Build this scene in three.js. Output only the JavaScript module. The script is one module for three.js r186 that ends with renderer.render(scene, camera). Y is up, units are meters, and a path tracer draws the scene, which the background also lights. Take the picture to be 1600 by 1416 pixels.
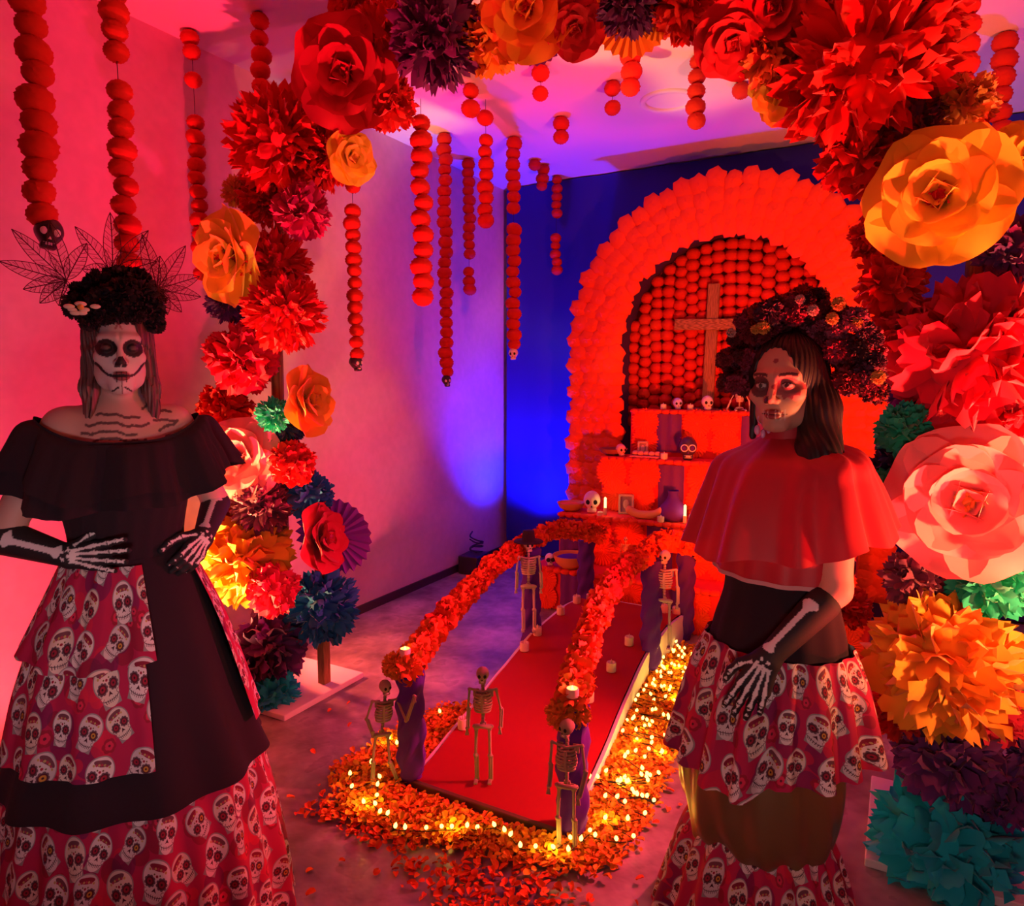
import * as THREE from 'three';
import { mergeGeometries } from 'three/addons/utils/BufferGeometryUtils.js';
import { RoundedBoxGeometry } from 'three/addons/geometries/RoundedBoxGeometry.js';
import { RectAreaLightUniformsLib } from 'three/addons/lights/RectAreaLightUniformsLib.js';

// ---------- camera, lights, exposure ----------
const scene = new THREE.Scene();
scene.background = new THREE.Color(0x000000);
const FOCAL = 1100, EYE = 1.5, YAW = 29 * Math.PI / 180, PITCH = -6.2 * Math.PI / 180;
const camera = new THREE.PerspectiveCamera(2 * Math.atan(708 / FOCAL) * 180 / Math.PI, 1600 / 1416, 0.05, 60);
camera.rotation.order = 'YXZ';
camera.rotation.set(PITCH, YAW, 0);
camera.position.set(0, EYE, 0);
scene.add(camera);
const renderer = new THREE.WebGLRenderer({ antialias: true });
renderer.toneMapping = THREE.LinearToneMapping;
renderer.toneMappingExposure = 1.0;
renderer.shadowMap.enabled = true;
RectAreaLightUniformsLib.init();

// one row per unseen lamp, fill lamps added: kind, position, target, colour (linear), candela, half cone in degrees
const LAMPS = {
  warmLeft: { at: [-2.74, 0.14, -1.50], to: [-2.48, 0.88, -2.2], color: [1, 0.50, 0.16], cd: 44, cone: 30 },
  redArch: { at: [-1.98, 0.10, -1.50], to: [-2.22, 2.4, -2.3], color: [1, 0.025, 0.07], cd: 40, cone: 29 },
  redLeft: { at: [-2.66, 0.10, -1.20], to: [-2.95, 1.3, -1.5], color: [1, 0.045, 0.045], cd: 2.5, cone: 85 },
  warmRight: { at: [0.82, 0.90, -1.86], to: [0.05, 1.40, -2.4], color: [1, 0.26, 0.10], cd: 13, cone: 72 },
  redArchRight: { at: [0.75, 0.15, -1.50], to: [-0.30, 2.75, -2.4], color: [1, 0.03, 0.03], cd: 55, cone: 33 },
  redAltar: { at: [-0.32, 0.62, -2.72], to: [-1.05, 1.4, -4.8], color: [1, 0.055, 0.003], cd: 21, cone: 46 },
  pinkWash: { at: [-0.20, 0.85, -2.62], to: [-2.9, 1.15, -2.05], color: [1, 0.015, 0.15], cd: 18, cone: 48 },
  pinkFloor: { at: [-0.22, 0.72, -2.52], to: [-1.50, 0.0, -1.95], color: [1, 0.05, 0.09], cd: 12, cone: 46 },
  coralFloor: { at: [-2.74, 0.42, -2.46], to: [-2.0, 0.0, -2.95], color: [1, 0.10, 0.06], cd: 5, cone: 68 },
  redCeiling: { at: [-0.42, 0.95, -2.62], to: [-1.05, 3.0, -3.2], color: [1, 0.22, 0.15], cd: 7.5, cone: 36 },
  blueCorner: { at: [-2.46, 0.12, -4.74], to: [-2.72, 2.0, -5.10], color: [0.010, 0.02, 1], cd: 31, cone: 52 },
  blueRight: { at: [0.75, 0.12, -4.6], to: [0.6, 2.6, -4.9], color: [0.03, 0.04, 1], cd: 8, cone: 50 },
  fillLeft: { at: [-0.40, 1.02, -0.12], to: [-1.80, 0.95, -1.10], color: [1, 0.68, 0.74], cd: 2.2, cone: 32, soft: 6 },  // added fill, brightens the woman in black
  fillRight: { at: [-0.06, 1.02, -0.28], to: [-0.06, 0.85, -1.9], color: [1, 0.62, 0.58], cd: 1.45, cone: 44, soft: 6 },  // added fill, brightens the woman in red
};
const FILL = { at: [0.6, 1.75, 1.32], size: [1.5, 1.0], color: [1.0, 0.30, 0.45], level: 0.12 };  // added fill panel behind the camera

// ---------- helpers ----------
function rng(seed) { let a = seed >>> 0; return () => { a = (a + 0x6D2B79F5) >>> 0; let t = Math.imul(a ^ (a >>> 15), 1 | a); t = (t + Math.imul(t ^ (t >>> 7), 61 | t)) ^ t; return ((t ^ (t >>> 14)) >>> 0) / 4294967296; }; }
const V = (x, y, z) => new THREE.Vector3(x, y, z);
const R = (d) => d * Math.PI / 180;
const clamp = (x, a, b) => Math.min(b, Math.max(a, x));
const mix = (a, b, t) => a + (b - a) * t;
const used = {};
function numbered(n) { const k = used[n] = (used[n] ?? -1) + 1; return k ? n + '_' + String(k).padStart(3, '0') : n; }
function shade(o) { o.traverse((m) => { if (m.isMesh) { m.castShadow = true; m.receiveShadow = true; } }); return o; }
function part(name, geo, mat, parent, label) {
  const m = new THREE.Mesh(geo, mat); m.name = name; m.castShadow = m.receiveShadow = true;
  if (label) m.userData.label = label;
  parent.add(m); return m;
}
function thing(name, label, category, pos = [0, 0, 0], turn = 0, group) {
  const o = new THREE.Group(); o.name = numbered(name); scene.add(o);
  o.position.set(...pos); o.rotation.y = turn; o.userData = { label, category };
  if (group) o.userData.group = group;
  return o;
}
function single(name, geo, mat, label, category, group) {
  const m = new THREE.Mesh(geo, mat); m.name = numbered(name); m.castShadow = m.receiveShadow = true; scene.add(m);
  m.userData = { label, category }; if (group) m.userData.group = group; return m;
}
function struct(name, geo, mat) {
  const m = new THREE.Mesh(geo, mat); m.name = name; m.castShadow = m.receiveShadow = true; m.userData.kind = 'structure'; scene.add(m); return m;
}
function plain(g) { const n = g.index ? g.toNonIndexed() : g.clone(); for (const k of Object.keys(n.attributes)) if (!['position', 'normal', 'uv'].includes(k)) n.deleteAttribute(k); if (!n.attributes.normal) n.computeVertexNormals(); if (!n.attributes.uv) n.setAttribute('uv', new THREE.BufferAttribute(new Float32Array(n.attributes.position.count * 2), 2)); n.morphAttributes = {}; return n; }
const merge = (list) => mergeGeometries(list.map(plain), false);
const mat4 = (p, e = [0, 0, 0], s = 1) => new THREE.Matrix4().compose(V(...p), new THREE.Quaternion().setFromEuler(new THREE.Euler(...e)), typeof s === 'number' ? V(s, s, s) : V(...s));
const move = (g, p, e, s) => g.clone().applyMatrix4(mat4(p, e, s));
function bar(a, b, r1, r2 = r1, seg = 8) { // tapered rod from a to b
  a = V(...a); b = V(...b); const d = b.clone().sub(a), L = d.length();
  const g = new THREE.CylinderGeometry(r2, r1, L, seg, 1); g.translate(0, L / 2, 0);
  return g.applyQuaternion(new THREE.Quaternion().setFromUnitVectors(V(0, 1, 0), d.normalize())).translate(a.x, a.y, a.z);
}
const box = (w, h, d, r = 0.005) => new RoundedBoxGeometry(w, h, d, 2, Math.min(r, w / 2.1, h / 2.1, d / 2.1));
const tube = (pts, r, n = 24, k = 6) => new THREE.TubeGeometry(new THREE.CatmullRomCurve3(pts.map((p) => V(...p))), n, r, k);
const lathe = (pts, n = 20) => new THREE.LatheGeometry(pts.map((p) => new THREE.Vector2(...p)), n);
// where a line of sight of the photograph meets a plane of the room
const fwd = V(-Math.sin(YAW) * Math.cos(PITCH), Math.sin(PITCH), -Math.cos(YAW) * Math.cos(PITCH)), right = V(Math.cos(YAW), 0, -Math.sin(YAW)), upv = right.clone().cross(fwd);
const sight = (x, y) => fwd.clone().addScaledVector(right, (x - 800) / FOCAL).addScaledVector(upv, (708 - y) / FOCAL);
const onZ = (x, y, z) => { const d = sight(x, y), t = z / d.z; return [d.x * t, EYE + d.y * t, z, t]; };
const onY = (x, y, h) => { const d = sight(x, y), t = (h - EYE) / d.y; return [d.x * t, h, d.z * t, t]; };

function noiseTex(size, seed, f, srgb = true) {
  const data = new Uint8Array(size * size * 4), r = rng(seed);
  const grids = [4, 9, 21, 47, 110].map((n) => ({ n, v: Float32Array.from({ length: n * n }, () => r()) }));
  const at = (g, u, v) => { const x = u * g.n, y = v * g.n, i = Math.floor(x), j = Math.floor(y); let a = x - i, b = y - j; a = a * a * (3 - 2 * a); b = b * b * (3 - 2 * b); const q = (k, l) => g.v[(k % g.n) + (l % g.n) * g.n]; return mix(mix(q(i, j), q(i + 1, j), a), mix(q(i, j + 1), q(i + 1, j + 1), a), b); };
  for (let y = 0; y < size; y++) for (let x = 0; x < size; x++) {
    const c = f(grids.map((g) => at(g, x / size, y / size)), x / size, y / size, r), k = (x + y * size) * 4;
    data[k] = c[0]; data[k + 1] = c[1]; data[k + 2] = c[2]; data[k + 3] = 255;
  }
  const t = new THREE.DataTexture(data, size, size); t.wrapS = t.wrapT = THREE.RepeatWrapping; t.magFilter = THREE.LinearFilter; t.minFilter = THREE.LinearFilter;
  if (srgb) t.colorSpace = THREE.SRGBColorSpace; t.needsUpdate = true; return t;
}
const std = (color, o = {}) => { const m = new THREE.MeshStandardMaterial({ roughness: 0.85, ...o }); if (Array.isArray(color)) m.color.setRGB(...color); else m.color.set(color); return m; };
const two = { side: THREE.DoubleSide };

// ---------- materials ----------
const floorTex = noiseTex(512, 5, (n) => { const b = 120 + 45 * (n[1] - 0.5) + 50 * (n[2] - 0.5) + 26 * (n[3] - 0.5) + 16 * (n[4] - 0.5) - (n[2] * n[3] > 0.52 ? 18 : 0); return [b, b * 0.97, b * 0.96]; });
const wallTex = noiseTex(256, 6, (n) => { const b = 222 + 10 * (n[1] - 0.5) + 8 * (n[3] - 0.5) + 6 * (n[4] - 0.5); return [b, b * 0.985, b * 0.975]; });
const grainTex = noiseTex(256, 8, (n, u, v) => { const b = 150 + 45 * Math.sin(u * 60 + n[1] * 9) * 0.5 + 40 * (n[3] - 0.5); return [b, b * 0.72, b * 0.45]; });
const bumpTex = noiseTex(256, 9, (n) => { const b = 255 * clamp(0.5 * n[3] + 0.5 * n[4], 0, 1); return [b, b, b]; }, false);
floorTex.repeat.set(0.4, 0.4); wallTex.repeat.set(0.5, 0.5);
const M = {
  wall: std([1, 0.72, 0.82], { map: wallTex, roughness: 0.6 }), floor: std([1.6, 1.55, 1.55], { map: floorTex, roughness: 0.42, bumpMap: bumpTex, bumpScale: 0.002 }),
  ceiling: std([0.78, 0.68, 0.70], { roughness: 0.75 }), base: std([0.05, 0.03, 0.04], { roughness: 0.5 }),
  backdrop: std([0.008, 0.010, 0.27], { roughness: 0.7, ...two }), white: std([0.75, 0.73, 0.72]), cream: std([0.8, 0.66, 0.45], { roughness: 0.6 }),
  wood: std(0xffffff, { map: grainTex }), marigold: std([0.60, 0.018, 0.004]), orange: std([0.85, 0.24, 0.015]), carpet: std([0.38, 0.004, 0.003], { roughness: 0.95 }),
  purple: std([0.085, 0.008, 0.30]), purpleDark: std([0.05, 0.01, 0.10]), black: std([0.012, 0.008, 0.012]), bone: std([0.62, 0.55, 0.42]), boneBacklit: std([0.33, 0.27, 0.17]),  // second bone tone has the shade of backlit figures in its colour
  skull: std([0.75, 0.68, 0.66], { roughness: 0.5 }), metal: std([0.06, 0.06, 0.07], { roughness: 0.4, metalness: 0.6 }), clay: std([0.7, 0.3, 0.06], { roughness: 0.5 }),
};
const PAPER = {
  red: [0.68, 0.012, 0.006], crimson: [0.54, 0.006, 0.025], hot: [0.72, 0.012, 0.06], orange: [0.88, 0.42, 0.02], yellow: [0.9, 0.76, 0.04], pink: [0.88, 0.36, 0.34], magenta: [0.55, 0.02, 0.16],
  purple: [0.17, 0.03, 0.22], violet: [0.22, 0.02, 0.38], maroon: [0.22, 0.04, 0.09], teal: [0.006, 0.66, 0.72], blue: [0.015, 0.17, 0.42], green: [0.01, 0.62, 0.32], navy: [0.03, 0.06, 0.16], gold: [0.75, 0.36, 0.06],
};
const paperMat = {};
for (const k in PAPER) { paperMat[k] = new THREE.MeshPhysicalMaterial({ roughness: 0.9, side: THREE.DoubleSide, transmission: 0.22, thickness: 0 }); paperMat[k].color.setRGB(...PAPER[k]); }
// ---------- the room ----------
const X0 = -2.95, X1 = 1.75, Z0 = -5.25, Z1 = 1.6, HC = 3.02, TH = 0.15;
function slab(name, x0, x1, y0, y1, z0, z1, m) {
  const g = new THREE.BoxGeometry(x1 - x0, y1 - y0, z1 - z0).translate((x0 + x1) / 2, (y0 + y1) / 2, (z0 + z1) / 2);
  const p = g.attributes.position, n = g.attributes.normal, uv = g.attributes.uv;
  for (let i = 0; i < p.count; i++) { const ax = Math.abs(n.getX(i)), ay = Math.abs(n.getY(i)); uv.setXY(i, ax > 0.5 ? p.getZ(i) : p.getX(i), ay > 0.5 ? p.getZ(i) : p.getY(i)); }
  return struct(name, g, m);
}
slab('floor', X0 - TH, X1 + TH, -TH, 0, Z0 - TH, Z1 + TH, M.floor);
slab('ceiling', X0 - TH, X1 + TH, HC, HC + TH, Z0 - TH, Z1 + TH, M.ceiling);
slab('wall_left', X0 - TH, X0, 0, HC, Z0 - TH, Z1 + TH, M.wall);
slab('wall_right', X1, X1 + TH, 0, HC, Z0 - TH, Z1 + TH, M.wall);
slab('wall_back', X0, X1, 0, HC, Z0 - TH, Z0, M.wall);
slab('wall_front', X0, X1, 0, HC, Z1, Z1 + TH, M.wall);
slab('baseboard_left', X0, X0 + 0.012, 0, 0.055, Z0, Z1, M.base);
slab('baseboard_right', X1 - 0.012, X1, 0, 0.055, Z0, Z1, M.base);
slab('baseboard_front', X0 + 0.012, X1 - 0.012, 0, 0.055, Z1 - 0.012, Z1, M.base);
{ // dark cloth backdrop on its own frame before the back wall, with soft folds
  const g = new THREE.PlaneGeometry(X1 - 0.1 - (X0 + 0.06), 2.995, 120, 8), p = g.attributes.position;
  for (let i = 0; i < p.count; i++) { const x = p.getX(i), t = (p.getY(i) + 1.4975) / 2.995; p.setZ(i, 0.010 * Math.sin(x * 7.5 + t * 2.2) * (1 - 0.6 * t) + 0.006 * Math.sin(x * 19 + 1)); }
  g.computeVertexNormals();
  const t = thing('backdrop_curtain', 'dark blue cloth backdrop stretched across the far end of the room behind the altar', 'curtain', [(X1 + X0 - 0.04) / 2, 0, -5.13]);
  part('cloth', g.translate(0, 1.5125, 0), M.backdrop, t);
  part('curtain_rod', bar([-2.27, 2.985, -0.03], [2.27, 2.985, -0.03], 0.014), M.metal, t);
}
{ // round fitting in the ceiling
  const [x, , z] = onY(1045, 156, HC);
  const t = thing('ceiling_fitting', 'round white recessed fitting in the ceiling before the altar', 'ceiling light', [x, HC, z]);
  part('ring', lathe([[0.125, -0.001], [0.127, -0.014], [0.150, -0.016], [0.158, -0.008], [0.158, 0]], 40), M.ceiling, t);
  part('cover', lathe([[0.001, -0.004], [0.125, -0.002]], 40), M.ceiling, t);
}
// ---------- unseen lamps, placed for what they light; the fill pair is added ----------
const lampNames = {
  warmLeft: 'unseen warm floor spotlight lighting the flowers above the left foot of the flower arch', redLeft: 'unseen red lamp lighting the left wall behind the woman in black', redArch: 'unseen red lamp lighting the left side of the flower arch', fillLeft: 'added fill lamp on a slim stand out of view aimed at the woman in black', fillRight: 'added fill lamp on a slim stand out of view aimed at the woman in red', redArchRight: 'unseen red lamp beyond the right edge aimed at the top of the flower arch', pinkFloor: 'unseen pink spotlight behind the woman in red aimed at the floor', coralFloor: 'unseen coral lamp behind the left foot of the flower arch aimed at the floor', warmRight: 'unseen warm spotlight lighting the right side of the flower arch',
  redAltar: 'unseen red spotlight behind the woman in red aimed at the altar', pinkWash: 'unseen pink spotlight behind the woman in red aimed at the left wall', redCeiling: 'unseen coral spotlight behind the woman in red aimed at the ceiling',
  blueCorner: 'unseen blue floor uplight left of the altar before the backdrop', blueRight: 'unseen blue floor uplight at the right end of the backdrop',
};
for (const k in LAMPS) {
  const L = LAMPS[k], a = V(...L.at), d = V(...L.to).sub(a).normalize();
  const t = thing('unseen_lamp', lampNames[k], 'stage light', L.at);
  const q = new THREE.Quaternion().setFromUnitVectors(V(0, 0, 1), d);
  const can = part('housing', lathe([[0.001, -0.09], [0.03, -0.085], [0.042, -0.06], [0.045, -0.01], [0.045, 0.0], [0.039, 0.0], [0.039, -0.02]], 24).rotateX(Math.PI / 2), M.metal, t); can.quaternion.copy(q);
  const em = new THREE.MeshStandardMaterial({ color: 0x000000, roughness: 0.4 }); em.emissive.setRGB(...L.color); em.emissiveIntensity = 1.5;
  const lens = part('lamp_lens', new THREE.CylinderGeometry(0.038, 0.038, 0.004, 24).rotateX(Math.PI / 2).translate(0, 0, -0.012), em, t); lens.quaternion.copy(q);
  part('stand', merge([box(0.10, 0.012, 0.08).translate(0, 0.006 - L.at[1], 0), bar([-0.05, 0.01 - L.at[1], 0], [-0.05, 0, 0], 0.006), bar([0.05, 0.01 - L.at[1], 0], [0.05, 0, 0], 0.006)]), M.metal, t);
  const s = new THREE.SpotLight(0xffffff, L.cd, 0, R(L.cone), 1, 2); s.color.setRGB(...L.color);
  s.position.copy(a).addScaledVector(d, 0.012); s.target.position.set(...L.to); s.castShadow = true; s.shadow.radius = L.soft ?? 2;
  scene.add(s, s.target);
}
{ // added fill light: a glowing panel on the front wall behind the photographer
  const t = thing('added_fill_panel', 'added fill light panel on the wall behind the photographer', 'lamp', [FILL.at[0], FILL.at[1], Z1]);
  const em = new THREE.MeshStandardMaterial({ color: 0x222222 }); em.emissive.setRGB(...FILL.color); em.emissiveIntensity = FILL.level;
  part('frame', box(FILL.size[0] + 0.06, FILL.size[1] + 0.06, 0.03).translate(0, 0, -0.018), M.metal, t);
  part('fill_panel_face', box(FILL.size[0], FILL.size[1], 0.01).translate(0, 0, -0.036), em, t);
  const a = new THREE.RectAreaLight(0xffffff, FILL.level * 1.0, FILL.size[0], FILL.size[1]); a.color.setRGB(...FILL.color);
  a.position.set(FILL.at[0], FILL.at[1], Z1 - 0.05); a.lookAt(FILL.at[0] - 0.6, 1.3, -2); scene.add(a);
}
// ---------- flowers of paper ----------
function pomGeo(seed, n, wide, jag, long = 1) { // sheets of tissue pulled up round a core: curved petals with snipped tips
  const r = rng(seed), P = [], I = [];
  for (let i = 0; i < n; i++) {
    const y = 1 - 2 * (i + 0.5) / n, a = i * 2.399963 + r() * 0.6, q = Math.sqrt(1 - y * y), d = V(q * Math.cos(a), y, q * Math.sin(a)).add(V(r() - 0.5, r() - 0.5, r() - 0.5).multiplyScalar(0.35)).normalize();
    const t = V(r() - 0.5, r() - 0.5, r() - 0.5).cross(d).normalize(), s = d.clone().cross(t), L = (0.80 + 0.28 * r()) * long, w = wide * (0.7 + 0.6 * r()), lean = 0.15 + 0.5 * r(), fold = 0.25 + 0.5 * r(), ph = r() * 6, o = P.length / 3, curl = 0.5 + 0.9 * r();
    for (let k = 0; k <= 4; k++) for (let j = 0; j <= 4; j++) {
      const u = j / 2 - 1, v = k / 4, tipv = k === 4 ? (j % 2 ? 1.0 + jag : 1.0 - jag * 0.6) - 0.10 * u * u : v, ww = w * [0.35, 0.75, 1.0, 1.05, 0.85][k];
      const h = 0.28 + (L - 0.28) * tipv, off = lean * 0.55 * Math.pow(v, 1.6) * curl + fold * w * (u * u * 0.8 - 0.2 + 0.25 * Math.sin(u * 4 + ph)) * v;
      const c = d.clone().multiplyScalar(h * (1 - 0.12 * v * v * lean)).addScaledVector(t, off).addScaledVector(s, u * ww); P.push(c.x, c.y, c.z);
    }
    for (let k = 0; k < 4; k++) for (let j = 0; j < 4; j++) { const b = o + k * 5 + j; I.push(b, b + 1, b + 6, b, b + 6, b + 5); }
  }
  const g = new THREE.BufferGeometry(); g.setAttribute('position', new THREE.BufferAttribute(new Float32Array(P), 3)); g.setIndex(I); g.computeVertexNormals();
  return merge([g, new THREE.IcosahedronGeometry(0.5, 2)]);
}
const POM = { tissue: [pomGeo(11, 150, 0.20, 0.07), pomGeo(12, 150, 0.20, 0.07)], fluffy: [pomGeo(21, 260, 0.12, 0.08), pomGeo(22, 260, 0.12, 0.08)], leafy: [pomGeo(31, 175, 0.20, 0.09), pomGeo(32, 175, 0.20, 0.09)], bud: [pomGeo(41, 40, 0.30, 0.05), pomGeo(42, 36, 0.32, 0.05)] };
function petalGeo(L, W, t0, t1, cup, seed, k = 8) { // a paper petal: base at the origin, axis +z, radial +y
  const P = [], I = [], r = rng(seed), tip = 0.10 + 0.06 * r(), wav = 0.02 + 0.02 * r();
  let prof = [[0, 0]], y = 0, z = 0; for (let j = 0; j < k; j++) { const v = (j + 0.5) / k, th = R(t0 + (t1 - t0) * v * v); y += Math.sin(th) * L / k; z += Math.cos(th) * L / k; prof.push([y, z, th]); }
  for (let j = 0; j <= k; j++) for (let i = 0; i <= k; i++) {
    const u = i / k * 2 - 1, v = j / k, w = W * (0.28 + 0.72 * Math.sin(Math.min(1, v * 1.25) * Math.PI / 2)) * (v > 0.7 ? Math.sqrt(1 - 0.55 * ((v - 0.7) / 0.3) ** 2) : 1);
    const f = clamp(v - tip * u * u * v, 0, 1) * k, a = Math.floor(Math.min(f, k - 0.001)), b = f - a, yy = mix(prof[a][0], prof[a + 1][0], b), zz = mix(prof[a][1], prof[a + 1][1], b), th = R(t0 + (t1 - t0) * v * v);
    const c = cup * u * u * W + wav * Math.sin(u * 5 + v * 4) * v; P.push(u * w, yy - Math.cos(th) * c, zz + Math.sin(th) * c);
  }
  for (let j = 0; j < k; j++) for (let i = 0; i < k; i++) { const a = i + j * (k + 1); I.push(a, a + 1, a + k + 2, a, a + k + 2, a + k + 1); }
  const g = new THREE.BufferGeometry(); g.setAttribute('position', new THREE.BufferAttribute(new Float32Array(P), 3)); g.setIndex(I); g.computeVertexNormals(); return g;
}
const PETALS = { outer: petalGeo(1.0, 0.62, 58, 108, 0.30, 1), mid: petalGeo(0.82, 0.52, 38, 100, 0.34, 2), inner: petalGeo(0.62, 0.40, 18, 85, 0.4, 3), core: petalGeo(0.46, 0.27, 4, 50, 0.5, 4) };
const RINGS = [['outer', 5, -0.16, 0], ['mid', 5, -0.06, 0.6], ['inner', 4, 0.0, 0.25], ['core', 4, 0.03, 0.9]];
function facing(o, n) { o.quaternion.setFromUnitVectors(V(0, 0, 1), V(...n).normalize()); }
function rose(parent, color, center, p, r, n, spin, label) {
  const o = new THREE.Group(); o.name = 'paper_rose'; o.userData.label = label; parent.add(o); o.position.set(...p); o.scale.setScalar(r); facing(o, n); o.rotateZ(spin);
  for (const [k, m, z, off] of RINGS) for (let i = 0; i < m; i++) { const q = part('petal', PETALS[k], paperMat[color], o); q.position.z = z; q.rotation.z = off + i * 2 * Math.PI / m + 0.12 * Math.sin(i * 7 + spin * 3); }
  const c = part('flower_centre', POM.bud[0], paperMat[center], o); c.scale.setScalar(0.21); c.position.z = 0.27; return o;
}
function fanGeo(n = 26) { const P = [], I = []; for (let i = 0; i <= n * 2; i++) { const a = i / (n * 2) * 2 * Math.PI, z = i % 2 ? 0.05 : -0.05; for (const [q, s] of [[0.12, 0.15], [0.95, 1], [i % 2 ? 1.06 : 0.95, 1]]) P.push(Math.cos(a) * q, Math.sin(a) * q, z * s); } for (let i = 0; i < n * 2; i++) for (let j = 0; j < 2; j++) { const a = i * 3 + j; I.push(a, a + 3, a + 4, a, a + 4, a + 1); } const g = new THREE.BufferGeometry(); g.setAttribute('position', new THREE.BufferAttribute(new Float32Array(P), 3)); g.setIndex(I); return merge([g, new THREE.SphereGeometry(0.16, 10, 8).scale(1, 1, 0.5)]); }
const FAN = fanGeo();

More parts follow.
